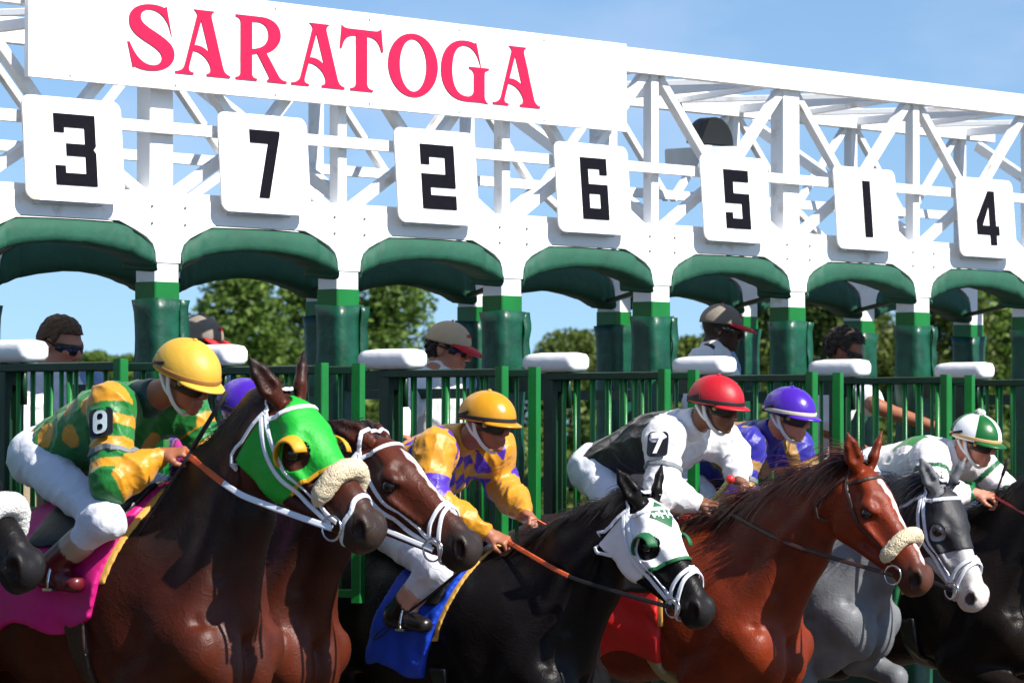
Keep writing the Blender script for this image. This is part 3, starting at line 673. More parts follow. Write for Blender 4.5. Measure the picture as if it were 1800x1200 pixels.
class Horse:
    def __init__(s, label, lane, poll, nose, wither, beta=0.0, coat=(.1, .02, .007), dark=(.012, .006, .004), face=None, ears=((-.75, .66, .25), (-.75, .66, .25)),
                 mane=(.006, .004, .003), mane_len=.17, blaze=None, head_k=None, fore=0, res=(.009, .02), belly=0.0, top=0.0, muz=None, yaw=0.0, name='racehorse', bs=1.0, mat_=None):
        s.X = lane; s.lab = label; s.toff = 0.0; s.bs = bs; s.mat = mat_
        P = onX(*poll, lane) if len(poll) == 2 else np.array(poll, float); N = onX(*nose, lane) if len(nose) == 2 else np.array(nose, float)
        x = np.array([math.cos(yaw), math.sin(yaw), 0])               # the head may be turned about the vertical
        if len(nose) == 2: d = ray(*nose); N = CAM + d * (((P - CAM) @ x) / (d @ x))
        s.P = P; h = N - P; L = np.linalg.norm(h); s.k = 1.18 * (head_k or min(1.08, max(.92, L / .615))); h = h / L
        n = np.cross(x, h); n = n if n[2] > 0 else -n; s.sa = 1 / 1.18
        s.h, s.n, s.x = h, n, x
        s.W = np.array([lane, wither[0], wither[1]]); s.Fv = np.array([0, -math.cos(beta), math.sin(beta)]); s.Uv = np.array([0, math.sin(beta), math.cos(beta)])
        s.root = empty(name, (lane, wither[0] + .35, 0)); tag(s.root, label, 'horse', 'racehorses leaving the gate')
        s.ear_dirs = ears; s.build(coat, dark, face, blaze, fore, res, muz, mane, mane_len, top)
    def H(s, a, b, c=0.0): return s.P + s.k * (s.h * a * s.sa + s.n * b + s.x * c)
    def B(s, f, u, c=0.0): return s.W + s.bs * (s.Fv * f + s.Uv * u + np.array([c, 0, 0]))
    def hc(s, X): v = (X - s.P) / s.k; return v @ s.h / s.sa, v @ s.n, v @ s.x
    def bc(s, X): v = (X - s.W) / s.bs; return v @ s.Fv, v @ s.Uv, v[:, 0]
    def build(s, coat, dark, face, blaze, fore, res, muz, mane, mane_len, top):
        S = s.S = SDF(s.bs); H, B, k = s.H, s.B, s.k; up = s.n
        # trunk
        U = s.Uv
        S.seg(B(.22, -.40), B(-.05, -.37), (.30, .19), (.355, .25), up=U, k=.08)
        S.seg(B(-.05, -.37), B(-.45, -.37), (.355, .25), (.35, .285), up=U, k=.08)
        S.seg(B(-.45, -.37), B(-.85, -.27), (.35, .285), (.27, .25), up=U, k=.1)
        S.seg(B(-.85, -.25), B(-1.12, -.27), (.27, .26), (.27, .25), up=U, k=.1)
        S.ell(B(-1.22, -.38), s.Fv, U, .17, .26, .20, k=.1)
        S.seg(B(.03, -.055), B(-.32, -.09), (.055, .045), (.05, .05), up=U, k=.14)
        S.seg(B(-.3, -.06), B(-1.0, -.02), (.04, .06), (.05, .08), up=U, k=.14)
        for c in (-1, 1):
            # shoulder blade, upper arm, point of the shoulder, breast
            S.seg(B(-.02, -.14, c * .10), B(.26, -.50, c * .185), (.10, .05), (.12, .075), up=s.Fv, k=.07)
            S.ell(B(.37, -.56, c * .155), s.Fv, U, .085, .10, .085, k=.06)
            S.seg(B(.33, -.58, c * .17), B(.06, -.70, c * .195), (.10, .07), (.11, .075), up=U, k=.06)
            S.ell(B(-.02, -.55, c * .20), s.Fv + U * .6, U, .16, .12, .06, k=.05)
            S.ell(B(.40, -.60, c * .075), s.Fv, U, .075, .16, .07, k=.035)
            S.seg(B(.36, -.66, c * .08), B(.20, -.80, c * .12), .085, .06, k=.05)
            S.seg(B(.10, -.12, c * .125), B(.40, -.47, c * .185), .010, .012, k=.045, op='s')            # edge of the shoulder
            S.seg(B(-.20, -.36, c * .268), B(.02, -.66, c * .262), .010, .012, k=.04, op='s')            # behind the triceps
            S.seg(B(.22, -.56, c * .262), B(.02, -.60, c * .270), .007, .009, k=.03, op='s')
            # haunch
            S.ell(B(-1.05, -.45, c * .15), s.Fv, U, .25, .32, .12, k=.08)
        # legs
        zs = s.W[2]
        def leg(pts, rads, c):
            for (p, q, r0, r1) in zip(pts[:-1], pts[1:], rads[:-1], rads[1:]): S.seg(p, q, r0, r1, k=.03)
        for c in (-1, 1):
            el = B(.06, -.72, c * .17)
            if (c > 0) == (fore == 0):
                pts = [el, B(.44, -.86, c * .16), B(.42, -1.13, c * .15), B(.33, -1.22, c * .15)]
            else:
                pts = [el, np.array([s.X + c * .15, s.W[1] - .12, .40]), np.array([s.X + c * .15, s.W[1] + .10, .17]), np.array([s.X + c * .15, s.W[1] + .02, .055])]
            leg(pts, [(.10), .052, .036, .042], c); S.ell(pts[1], (0, 1, 0), (0, 0, 1), .05, .06, .045, k=.02)
            e = pts[-1]; S.seg(e, e + np.array([0, -.03, -.03]), .045, .055, k=.02)
            st = B(-.92, -.70, c * .17); hk = np.array([s.X + c * .14, s.W[1] + 1.42, .52]); ft = np.array([s.X + c * .14, s.W[1] + 1.22, .20]); hf = np.array([s.X + c * .14, s.W[1] + 1.12, .055])
            leg([B(-1.05, -.45, c * .15), st, hk, ft, hf], [(.17), .12, .052, .04, .045], c); S.seg(hf, hf + np.array([0, -.05, -.02]), .05, .055, k=.02)
        # neck
        T = H(.055, -.20); c0 = H(-.015, -.095); crest = s.W + np.array([0, -.02, -.02])
        c2 = B(.19, -.30); d = c2 - c0; nn = np.cross(d, np.array([1.0, 0, 0])); nn /= np.linalg.norm(nn); nn = nn if nn[2] > 0 else -nn
        c1 = c0 * .52 + c2 * .48 + nn * .028
        S.seg(c0, c1, (.125 * k, .072), (.195, .092), up=nn, k=.06); S.seg(c1, c2, (.195, .092), (.29, .155), up=nn, k=.08)
        # crest, neck muscle and jugular groove
        cr0 = H(-.045, -.03); cr1 = c1 + nn * .175
        s.crest = spline([H(-.03, -.005), cr0 + nn * .015, cr1 + nn * .02, B(.13, .005), B(-.02, .012)], 40)
        S.seg(cr0, cr1, .036, .034, k=.05); S.seg(cr1, B(.08, -.05), .034, .05, k=.07)
        for c in (-1, 1):
            S.seg(H(.02, -.12, c * .035), c1 - nn * .06 + [c * .045, 0, 0], .05, .06, k=.04); S.seg(c1 - nn * .06 + [c * .045, 0, 0], B(.33, -.42, c * .12), .06, .085, k=.05)
            g0 = H(-.01, -.205, c * .055); g1 = B(.40, -.42, c * .085); gm = (g0 + g1) / 2 - nn * .045 + [c * .03, 0, 0]; S.seg(g0, gm, .010, .010, k=.04, op='s'); S.seg(gm, gm * .45 + g1 * .55 + [c * .02, 0, 0], .010, .006, k=.05, op='s')
        S.seg(H(.0, -.195), c1 - nn * .165, .045, .055, k=.05); S.seg(c1 - nn * .165, B(.42, -.45), .055, .07, k=.06)
        # head
        S.gs = 1.0
        S.seg(H(.015, -.085), H(.19, -.083), (.082 * k, .062 * k), (.094 * k, .080 * k), up=up, k=.03)
        S.seg(H(.19, -.080), H(.44, -.078), (.086 * k, .072 * k), (.062 * k, .047 * k), up=up, k=.03)
        S.seg(H(.44, -.078), H(.565, -.083), (.062 * k, .047 * k), (.056 * k, .05 * k), up=up, k=.03)
        S.seg(H(.06, -.012), H(.50, -.035), (.026 * k, .045 * k), (.02 * k, .03 * k), up=up, k=.03)
        S.ell(H(.10, -.008), s.h, up, .075 * k, .022 * k, .055 * k, k=.04)
        for c in (-1, 1):
            S.ell(H(.135, -.155, c * .043), s.h, up, .105 * k, .088 * k, .034 * k, k=.03)
            S.seg(H(.17, -.225, c * .035), H(.46, -.135, c * .018), .022 * k, .020 * k, k=.035)
            S.ell(H(.188, -.047, c * .077), s.h, up, .046 * k, .030 * k, .024 * k, k=.022)
            S.seg(H(.225, -.100, c * .074), H(.375, -.092, c * .056), .011 * k, .007 * k, k=.022)
            S.seg(H(.14, -.02, c * .06), H(.07, -.03, c * .05), .018 * k, k=.03)
            S.ell(H(.201, -.064, c * .100), s.h, up, .021 * k, .014 * k, .014 * k, k=.008, op='s')      # eye socket
            S.ell(H(.06, -.055, c * .080), s.h, up, .035 * k, .02 * k, .014 * k, k=.03, op='s')
            S.ell(H(.300, -.055, c * .080), s.h, up, .07 * k, .025 * k, .02 * k, k=.03, op='s')
            S.ell(H(.560, -.052, c * .036), s.h - .5 * up, up, .045 * k, .029 * k, .027 * k, k=.018)
        S.ell(H(.590, -.088), s.h, up, .028 * k, .038 * k, .044 * k, k=.022)
        S.ell(H(.545, -.132), s.h, up, .048 * k, .024 * k, .032 * k, k=.02)
        for c in (-1, 1):
            S.ell(H(.579, -.060, c * .066), s.h - 1.1 * up, up + s.h, .034 * k, .0175 * k, .028 * k, k=.012, op='s')  # nostril
            S.seg(H(.50, -.121, c * .056), H(.625, -.122, c * .045), (.0065 * k, .014), up=up, k=.006, op='s')       # lips
            # ears
            e = s.ear_dirs[0 if c < 0 else 1]; d = nvec(s.h * e[0] + s.n * e[1] + s.x * c * e[2]); b0 = H(.0, -.012, c * .046)
            front = nvec(s.h * .5 + s.n * .5 + s.x * c * .55); front = nvec(front - d * (front @ d)); side = np.cross(d, front)
            for t0, t1, r0, r1 in ((0, .05, .024, .036), (.05, .105, .036, .028), (.105, .160, .028, .004)):
                S.seg(b0 + d * t0 * k, b0 + d * t1 * k, (r0 * .62 * k, r0 * k), (r1 * .62 * k, r1 * k), up=front, k=.012)
            S.seg(b0 + d * .05 * k + front * .024 * k, b0 + d * .150 * k + front * .012 * k, (.016 * k, .019 * k), (.004, .003), up=front, k=.008, op='s')
        # grid: fine round the head, coarser for trunk and legs
        hp = np.array([H(a, b, c) for a in (-.18, .66) for b in (-.28, .2) for c in (-.16, .16)]); lo, hi = hp.min(0), hp.max(0)
        fy, fz = (lo[1], hi[1]), (lo[2], hi[2])
        ys = axis2(min(lo[1], s.W[1] - 1.0) - .05, s.W[1] + 1.6, res[1], [(fy[0], fy[1], res[0])]); zz = axis2(-.03, hi[2] + .1, res[1], [(fz[0], fz[1], res[0])])
        xx = axis2(min(s.X - .36, lo[0]), max(s.X + .36, hi[0]), res[1], [(min(s.X - .13, lo[0]), max(s.X + .13, hi[0]), res[0])])
        ax = (xx, ys, zz); Pv, Q = nets(S.grid(ax), ax)
        body = fastmesh('body', Pv, Q, s.mat or M_COAT, s.root); s.body = body
        # coat colours
        a, b, c = s.hc(Pv); f, u, _ = s.bc(Pv); col = np.tile(np.array(coat, float), (len(Pv), 1)); dk = np.array(dark)
        def mixc(w, cc):
            nonlocal col
            w = np.clip(w, 0, 1)[:, None]; col = col * (1 - w) + np.array(cc) * w
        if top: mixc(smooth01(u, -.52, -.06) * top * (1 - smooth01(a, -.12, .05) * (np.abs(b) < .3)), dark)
        inh = (a > -.02) & (np.abs(c) < .2) & (b > -.3) & (b < .1) & (a < .75)
        if face is not None: mixc(inh * smooth01(a, .0, .2), face)
        mz = muz if muz is not None else dark
        mixc(inh * smooth01(a, .40, .56), mz)
        mixc(smooth01(-Pv[:, 2], -.62, -.40) * (f < 2), dk)                                   # dark lower legs
        mixc(inh * np.exp(-((a - .201) ** 2 + (b + .060) ** 2 + (np.abs(c) - .09) ** 2) / .0011) * .8, np.array(dark) * .8)
        if blaze:
            w0 = np.interp(a, [p[0] for p in blaze], [p[1] for p in blaze]); off = np.interp(a, [p[0] for p in blaze], [p[2] if len(p) > 2 else 0 for p in blaze])
            mixc(inh * (b > -.055) * smooth01(w0 - np.abs(c - off) + .004 * np.sin(a * 90), -.002, .006) * (w0 > 0), (.78, .74, .72))
        nost = inh & (((a - .577) ** 2 + (b + .058) ** 2 + (np.abs(c) - .052) ** 2) < .029 ** 2); mixc(nost * .9, (.012, .005, .004))
        attr(body, 'coat', col)
        for c in (-1, 1):
            e = H(.201, -.061, c * .079); v, fc = ball(e, .0225 * k); mesh('eye', v, fc, m_eye, s.root, True)
        # mane
        if mane_len: s.mane(mane, mane_len)
    def mane(s, col, ln):
        r = np.random.default_rng(int(abs(s.X) * 100) + 5); n = 2600; L = ln * r.uniform(.45, 1.2, (n, 1))
        jx = r.uniform(0, .93, n) * 38.9; i0 = jx.astype(int); p = s.crest[i0] + (s.crest[i0 + 1] - s.crest[i0]) * (jx % 1)[:, None]
        sd = np.where(r.uniform(size=n) < .62, -1.0, 1.0); lift = r.uniform(.0, .9, n) + .5 * np.sin(jx * .9 + 1)
        p = p + np.stack([sd * r.uniform(0, .02, n), np.zeros(n), r.uniform(-.014, .004, n)], 1)
        d = np.stack([sd * r.uniform(.15, .9, n), r.uniform(.3, 1.1, n), lift], 1); pts = [p]
        for q in range(5):
            d = d / np.linalg.norm(d, axis=1, keepdims=True) + np.stack([r.normal(0, .08, n), np.full(n, .10) + r.normal(0, .06, n), np.full(n, -.34)], 1); pts.append(pts[-1] + d / np.linalg.norm(d, axis=1, keepdims=True) * L / 5)
        w = r.uniform(.0016, .0042, (n, 1)); side = np.cross(d, np.stack([sd * .8, np.zeros(n), np.full(n, .6)], 1)); side /= np.linalg.norm(side, axis=1, keepdims=True) + 1e-9
        Vv = np.stack([x for q, c in enumerate(pts) for x in (c - side * w * (1 - q * .17), c + side * w * (1 - q * .17))], 1).reshape(-1, 3)
        b = (np.arange(n) * 12)[:, None]; Q = np.concatenate([np.concatenate([b + 2 * q, b + 2 * q + 1, b + 2 * q + 3, b + 2 * q + 2], 1) for q in range(5)])
        fastmesh('mane', Vv, Q, hairmat('mane_%.3f_%.3f' % (col[0], s.X), col), s.root)
        mb = MB()   # forelock
        for i in range(34):
            p = s.H(-.01, .0, r.uniform(-.025, .025)); d = s.h * 1 + s.n * r.uniform(.1, .45) + s.x * r.uniform(-.5, .5); d = nvec(d); pts = [p]
            for q in range(4): d = nvec(d + s.h * .1 - s.n * .18); pts.append(pts[-1] + d * .026)
            mb.ribbon(pts, [s.n] * 5, .007, .0012, .001)
        mb.build('forelock', hairmat('mane_%.3f_%.3f' % (col[0], s.X), col), s.root)
    # --- tack
    def strap(s, name, pts, w, material, off=.003, n=26, parent=None, th=.004):
        P = spline([s.H(*p) for p in pts], n); P, N = s.S.snap(P, off + s.toff)
        return MB().ribbon(P, N, w, th).build(name, material, parent or s.root)
    def loop(s, name, a0, a1, w, material, t0=0, t1=360, off=.003, n=40, cn=-.075, parent=None, rx=.075, ry=.085):
        'band round the nose: a0 at the top, a1 underneath'
        P = []
        for t in np.radians(np.linspace(t0, t1, n)):
            P.append(s.H(a0 + (a1 - a0) * (1 - math.cos(t)) / 2, cn + ry * math.cos(t), rx * math.sin(t)))
        P, N = s.S.snap(np.array(P), off + s.toff * (a0 < .4)); return MB().ribbon(P, N, w, .004).build(name, material, parent or s.root)
    def fleece(s, a0, a1, rad, material, t0=-105, t1=105):
        P = []
        for t in np.radians(np.linspace(t0, t1, 26)): P.append(s.H(a0 + (a1 - a0) * (1 - math.cos(t)) / 2, -.075 + .08 * math.cos(t), .07 * math.sin(t)))
        P, N = s.S.snap(np.array(P), rad * .55); F = SDF()
        for i in range(len(P) - 1):
            e = [min(1, .55 + .5 * min(j, 25 - j) / 2.5) for j in (i, i + 1)]; F.seg(P[i], P[i + 1], rad * e[0], rad * e[1], k=.01)
        F.noise = lambda X: wob(3, 420, .0016)(X) + wob(9, 110, .0018)(X)
        o, _ = solid('shadow_roll', F, .0065, material, s.root); return o
    def ring(s, c=-1, material=None, r=.036, a=.495, b=-.118):
        p = s.H(a, b, c * .064); t = np.linspace(0, 2 * math.pi, 25)
        MB().tube([p + s.k * r * (s.h * math.cos(q) + s.n * math.sin(q)) + s.x * c * .006 for q in t], .0045, 6, cap=False).build('bit_ring', material or m_steel, s.root, True)
        return p
    def bridle(s, material, w=.017, brow=True, nose=None, throat=True, fig8=False, double=False):
        for c in (-1, 1):
            pts = [(.0, -.055, c * .075), (.10, -.095, c * .085), (.25, -.12, c * .075), (.40, -.115, c * .06), (.485, -.105, c * .058)]
            s.strap('cheek_strap', pts, w, material)
            if double and c < 0: s.strap('cheek_strap', [(.0, -.075, c * .075), (.12, -.135, c * .085), (.28, -.15, c * .07), (.47, -.125, c * .055)], w, material, off=.004)
            s.ring(c)
        s.strap('crown_strap', [(.0, -.055, -.075), (-.03, -.01, -.05), (-.035, .015, 0), (-.03, -.01, .05), (.0, -.055, .075)], w, material, off=.006)
        if brow: s.strap('brow_band', [(.03, -.06, -.08), (.065, -.012, -.055), (.075, .012, 0), (.065, -.012, .055), (.03, -.06, .08)], w, material)
        if throat: s.strap('throat_strap', [(.0, -.06, -.075), (.01, -.15, -.07), (.045, -.235, -.03), (.05, -.25, 0), (.045, -.235, .03), (.01, -.15, .07), (.0, -.06, .075)], w * .8, material, off=.010)
        if nose is not None: s.loop('nose_band', nose, nose + .03, w, material)
        if fig8:
            for c in (-1, 1):
                s.strap('figure_eight_strap', [(.385, -.008, -c * .012), (.40, -.02, c * .03), (.42, -.07, c * .056), (.455, -.115, c * .052)], w, material, off=.005)
                s.strap('figure_eight_strap', [(.405, -.01, -c * .02), (.43, -.025, c * .03), (.475, -.075, c * .058), (.515, -.135, c * .042), (.52, -.155, 0)], w, material, off=.007)
    def hood(s, material, front=.33, trim=None, cup=None, back=0.0, eye=.05, name='hood', throat=-.235, res=.0055, off=.006):
        s.toff = off
        def reg(X):
            a, b, c = s.hc(X); g = a - (front + .16 * np.minimum(b + .02, 0) * -0.0 + .10 * (b + .03) * -1 * .0)
            g = np.maximum(a - (front + .35 * (b + .02) * (b > -.5)), (back - .10 * (b + .05)) - a)   # slanting front edge, raked back edge
            g = np.maximum(g, throat - b)
            for q in (-1, 1):
                d = np.sqrt((a - .208) ** 2 + (b + .062) ** 2 + ((c - q * .085) * .6) ** 2); g = np.maximum(g, eye - d)
                d = np.sqrt((a - .0) ** 2 + ((b + .018)) ** 2 + (c - q * .05) ** 2); g = np.maximum(g, .047 - d)
            g = np.maximum(g, b - .05 - .0)
            return g * s.k
        pts = np.array([s.H(a, b, c) for a in (-.06, front + .03) for b in (-.29, .06) for c in (-.13, .13)])
        o, _ = Cut(s.S, off, reg).build(name, pts.min(0), pts.max(0), res, material, s.root)
        if trim is not None:
            P = []
            for t in np.radians(np.linspace(-150, 150, 50)):
                b = -.09 + .095 * math.cos(t); P.append(s.H(front + .35 * (b + .02), b, .085 * math.sin(t)))
            P, N = s.S.snap(np.array(P), off + .001); MB().ribbon(P, N, .016, .004).build('hood_trim', trim, s.root)
        if cup is not None:
            for q in (-1, 1):
                v = []; f = []; e = s.H(.208, -.062, q * .076); nu, nv = 12, 6
                for i in range(nu + 1):
                    t = math.radians(55 + 205 * i / nu)
                    for j in range(nv + 1):
                        ph = math.radians(8 + 55 * j / nv); rr = .058 * s.k * math.cos(ph * .75); hh = .05 * s.k * math.sin(ph)
                        v.append(e + rr * (s.h * math.cos(t) + s.n * math.sin(t)) + s.x * q * (hh + .006))
                for i in range(nu):
                    for j in range(nv): f.append((i * (nv + 1) + j, (i + 1) * (nv + 1) + j, (i + 1) * (nv + 1) + j + 1, i * (nv + 1) + j + 1))
                o2 = mesh('blinker_cup', v, f, cup, s.root, True); md = o2.modifiers.new('thick', 'SOLIDIFY'); md.thickness = .006; md.offset = 0
        return o
    def rein(s, hand, grip=None, material=None, c=-1, sag=.03, w=.02, t0=.0, a=.495, b=-.118):
        p = s.H(a, b, c * .068); q = np.array(hand, float); mid = (p + q) / 2 + [c * .05, 0, -sag]; pts = spline([p, p * .6 + q * .4 + [c * .04, 0, -sag * .8], mid * .5 + (p * .3 + q * .7) * .5 + [c * .03, 0, -sag * .3], q], 30)
        N = [np.array([c, 0, .35])] * 30
        if grip is None: MB().ribbon(pts, N, w, .004).build('rein', material or m_blea, s.root)
        else:
            i = int(30 * t0) if t0 else 15
            MB().ribbon(pts[:i + 1], N[:i + 1], w, .004).build('rein', material or m_blea, s.root); MB().ribbon(pts[i:], N[i:], w * 1.1, .006).build('rein_grip', grip, s.root)
    def saddle(s, cloth, f0=-.58, f1=-.14, drop=-.52, pad=m_gold, girth=None, slant=.22):
        'saddle towel, felt pad, saddle, girth'
        def band(f0, f1, u0, sl, wv=.0):
            def g(X):
                f, u, c = s.bc(X); f = f - sl * (u + .1); q = np.maximum(f - f1, f0 - f); return np.maximum(q, u0 + wv * np.sin(f * 14) - u)
            return g
        lo = s.B(-.85, -.95, -.36); hi = s.B(.35, .12, .36); lo, hi = np.minimum(lo, hi), np.maximum(lo, hi)
        Cut(s.S, .021, band(f0, f1, drop, slant, .03), wob(int(abs(s.X) * 10) + 4, 26, .010)).build('saddle_cloth', lo, hi, .012, cloth, s.root)
        Cut(s.S, .007, band(f0 + .22, f1 + .026, drop + .14, slant)).build('saddle_pad', lo, hi, .012, pad, s.root)
        Cut(s.S, .034, band(f0 + .16, f1 - .03, drop + .30, slant)).build('saddle', lo, hi, .012, m_blea, s.root)
        Cut(s.S, .020, lambda X: np.maximum(np.abs(s.bc(X)[0] + .17 + .02 * 0) - .055, s.bc(X)[1] - drop - .03)).build('girth', lo, hi, .012, girth or m_blea, s.root)
def ball(c, r, n=12, m=8, sc=(1, 1, 1)):
    v = []; f = []
    for i in range(m + 1):
        a = math.pi * i / m
        for j in range(n): b = 2 * math.pi * j / n; v.append((c[0] + r * sc[0] * math.sin(a) * math.cos(b), c[1] + r * sc[1] * math.sin(a) * math.sin(b), c[2] + r * sc[2] * math.cos(a)))
    for i in range(m):
        for j in range(n): f.append((i * n + j, (i + 1) * n + j, (i + 1) * n + (j + 1) % n, i * n + (j + 1) % n))
    return v, f

    # (see 41) small emblem stitched on a hood
def emblem(s, a0, c0, ra, rc, material, ink):
    def reg(X):
        a, b, c = s.hc(X); return np.maximum((np.abs(a - a0) / ra + np.abs(c - c0) / rc - 1) * .03, -.06 - b)
    pts = np.array([s.H(a, b, c) for a in (a0 - ra - .02, a0 + ra + .02) for b in (-.08, .06) for c in (c0 - rc - .02, c0 + rc + .02)])
    o, _ = Cut(s.S, .009, reg).build('hood_emblem', pts.min(0), pts.max(0), .004, material, s.root)
    st = [[(-.34, -.1), (-.34, .1), (-.26, 0), (-.18, .1), (-.18, -.1)], [(-.10, -.22), (-.10, .22)], [(-.10, 0), (.08, 0)], [(.08, -.22), (.08, .22)], [(.16, -.1), (.24, .1), (.32, -.1)], [(.19, -.03), (.29, -.03)]]
    mb = MB()
    for q in st:
        P = [];
        for (u0, v0), (u1, v1) in zip(q[:-1], q[1:]):
            for t in np.linspace(0, 1, 6): P.append(s.H(a0 - (v0 + (v1 - v0) * t) * ra * 1.5, 0.01, c0 + (u0 + (u1 - u0) * t) * rc * 2.0))
        P, N = s.S.snap(np.array(P), .0105); mb.ribbon(P, N, .0085, .002)
    mb.build('emblem_lettering', ink, o)

LANE = [-2.875, -1.725, -.575, .575, 1.725, 2.875, 4.025]
m_kgreen = mat('bright_green_hood_cloth', (.003, .34, .02), .6, bump=.25, bscale=35)
m_ytrim = mat('yellow_cloth_trim', (.62, .30, .01), .6)
m_whood = mat('white_hood_cloth', (.80, .80, .82), .6, bump=.2, bscale=35)
m_gtrim = mat('green_cloth_trim', (.004, .10, .03), .6)
m_bhood = mat('black_hood_cloth', (.012, .012, .016), .6, bump=.2, bscale=35)
m_pink = mat('pink_saddle_cloth', (.55, .006, .17), .55, bump=.2, bscale=12)
m_blue = mat('blue_saddle_cloth', (.003, .05, .50), .55, bump=.2, bscale=12)
m_redc = mat('red_saddle_cloth', (.55, .008, .006), .55, bump=.2, bscale=12)
m_ele = mat('khaki_elastic_girth', (.34, .30, .16), .8, bump=.3, bscale=90)
up_ears = ((-.62, .72, .32), (-.62, .72, .32))
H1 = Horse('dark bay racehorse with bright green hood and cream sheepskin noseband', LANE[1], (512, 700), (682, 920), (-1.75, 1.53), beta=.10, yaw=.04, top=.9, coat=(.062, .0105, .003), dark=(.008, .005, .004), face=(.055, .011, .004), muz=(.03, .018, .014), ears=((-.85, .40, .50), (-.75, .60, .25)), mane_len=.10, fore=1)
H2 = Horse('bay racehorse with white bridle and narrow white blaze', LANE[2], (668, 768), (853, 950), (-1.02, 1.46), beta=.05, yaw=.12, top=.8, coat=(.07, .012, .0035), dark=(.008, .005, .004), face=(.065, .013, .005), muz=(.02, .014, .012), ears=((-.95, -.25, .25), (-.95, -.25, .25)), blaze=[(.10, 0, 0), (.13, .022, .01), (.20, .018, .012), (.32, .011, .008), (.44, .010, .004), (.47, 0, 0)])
H3 = Horse('black racehorse with white hood bearing a green diamond', LANE[3], (1140, 880), (1250, 1055), (-1.50, 1.28), beta=-.02, bs=.95, mat_=M_BLACK, yaw=-.06, coat=(.006, .005, .005), dark=(.006, .005, .005), muz=(.012, .011, .011), ears=((-.90, .35, .50), (-.75, .60, .30)), mane_len=.15, fore=1)
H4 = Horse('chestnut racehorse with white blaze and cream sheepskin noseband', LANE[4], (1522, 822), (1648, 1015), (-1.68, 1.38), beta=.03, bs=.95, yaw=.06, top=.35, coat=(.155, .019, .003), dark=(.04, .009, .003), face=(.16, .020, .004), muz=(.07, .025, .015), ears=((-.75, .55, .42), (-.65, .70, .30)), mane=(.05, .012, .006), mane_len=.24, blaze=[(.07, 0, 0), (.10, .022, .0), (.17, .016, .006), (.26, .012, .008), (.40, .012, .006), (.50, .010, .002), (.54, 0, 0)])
H5 = Horse('grey racehorse with black hood and white muzzle', LANE[5], (1660, 858), (1738, 1045), (-1.36, 1.44), beta=.0, bs=.93, yaw=-.08, coat=(.135, .14, .15), dark=(.03, .03, .035), face=(.40, .40, .41), muz=(.55, .50, .48), ears=((-.90, .30, .50), (-.60, .75, .25)), mane=(.02, .02, .022), mane_len=.22)
H6 = Horse('dark brown racehorse ridden by the jockey in the green and white cap', LANE[6], (LANE[6], -2.28, 1.66), (LANE[6], -2.72, 1.22), (-1.46, 1.37), beta=.03, mat_=M_BLACK, coat=(.008, .005, .004), dark=(.006, .005, .004), mane_len=.15, res=(.015, .02), fore=1)
H0 = Horse('black racehorse with white sheepskin noseband, its muzzle beside the pink saddle cloth', LANE[0], (-88, 765), (76, 985), (-1.05, 1.45), beta=.05, mat_=M_BLACK, coat=(.007, .006, .006), dark=(.006, .005, .005), muz=(.010, .009, .010), mane_len=.12, fore=0)

# tack
H1.hood(m_kgreen, front=.325, trim=m_ytrim, cup=m_ytrim, eye=.05)
H1.bridle(m_nyl, double=True, brow=True); H1.fleece(.365, .40, .036, m_fleece); H1.loop('nose_strap', .475, .53, .018, m_nyl, 0, 180 + 180)
H2.bridle(m_nyl, double=True, fig8=True)
H3.hood(m_whood, front=.325, trim=m_gtrim, cup=m_gtrim, eye=.052); H3.bridle(m_nyl, double=True, fig8=True)
emblem(H3, .105, -.006, .080, .062, m_gtrim, m_whood)
H4.bridle(m_lea, w=.016, double=False); H4.fleece(.385, .42, .030, m_fleece, -120, 120)
H5.hood(m_bhood, front=.33, eye=.042); H5.bridle(m_nyl, fig8=True, double=True)
H6.bridle(m_blea)
H0.bridle(m_nyl, brow=False); H0.fleece(.36, .40, .040, m_wfleece)
H1.saddle(m_pink, f1=.05, slant=.40, drop=-.44, girth=m_lea); H2.saddle(m_whood); H3.saddle(m_blue, f0=-.42, f1=-.08, slant=.42, drop=-.54); H4.saddle(m_redc, f1=-.08, slant=.05, girth=m_ele, drop=-.61); H5.saddle(m_blue); H6.saddle(m_gtrim); H0.saddle(m_whood)

# ---------------------------------------------------------------- people
def paintmat(name, rough, bump=.25, bscale=30, sheen=0.0, spec=.5):
    m = bpy.data.materials.new(name); m.use_nodes = True; n = m.node_tree.nodes; l = m.node_tree.links; b = n['Principled BSDF']
    a = n.new('ShaderNodeAttribute'); a.attribute_name = 'coat'; l.new(a.outputs['Vector'], b.inputs['Base Color']); b.inputs['Roughness'].default_value = rough
    b.inputs['Sheen Weight'].default_value = sheen; b.inputs['Specular IOR Level'].default_value = spec
    t = n.new('ShaderNodeTexCoord'); z = n.new('ShaderNodeTexNoise'); z.inputs['Scale'].default_value = bscale; z.inputs['Detail'].default_value = 4; z.inputs['Distortion'].default_value = 1.5; l.new(t.outputs['Object'], z.inputs['Vector'])
    bp = n.new('ShaderNodeBump'); bp.inputs['Strength'].default_value = bump; bp.inputs['Distance'].default_value = .012; l.new(z.outputs['Fac'], bp.inputs['Height']); l.new(bp.outputs[0], b.inputs['Normal'])
    return m
M_SILK = paintmat('racing_silk', .46, .22, 26, .15); M_COTTON = paintmat('cotton', .8, .35, 18, .2); M_SKIN = paintmat('skin', .5, .12, 60); M_BOOT = paintmat('boot_leather', .3, .06, 30)
m_lens = mat('dark_goggle_lens', (.008, .007, .006), .06, spec=.8, coat=.5)
m_gframe = mat('black_goggle_frame', (.010, .009, .008), .4)
m_amber = mat('amber_vent', (.45, .28, .05), .3)
m_strapw = mat('pale_chin_strap', (.62, .66, .64), .6)
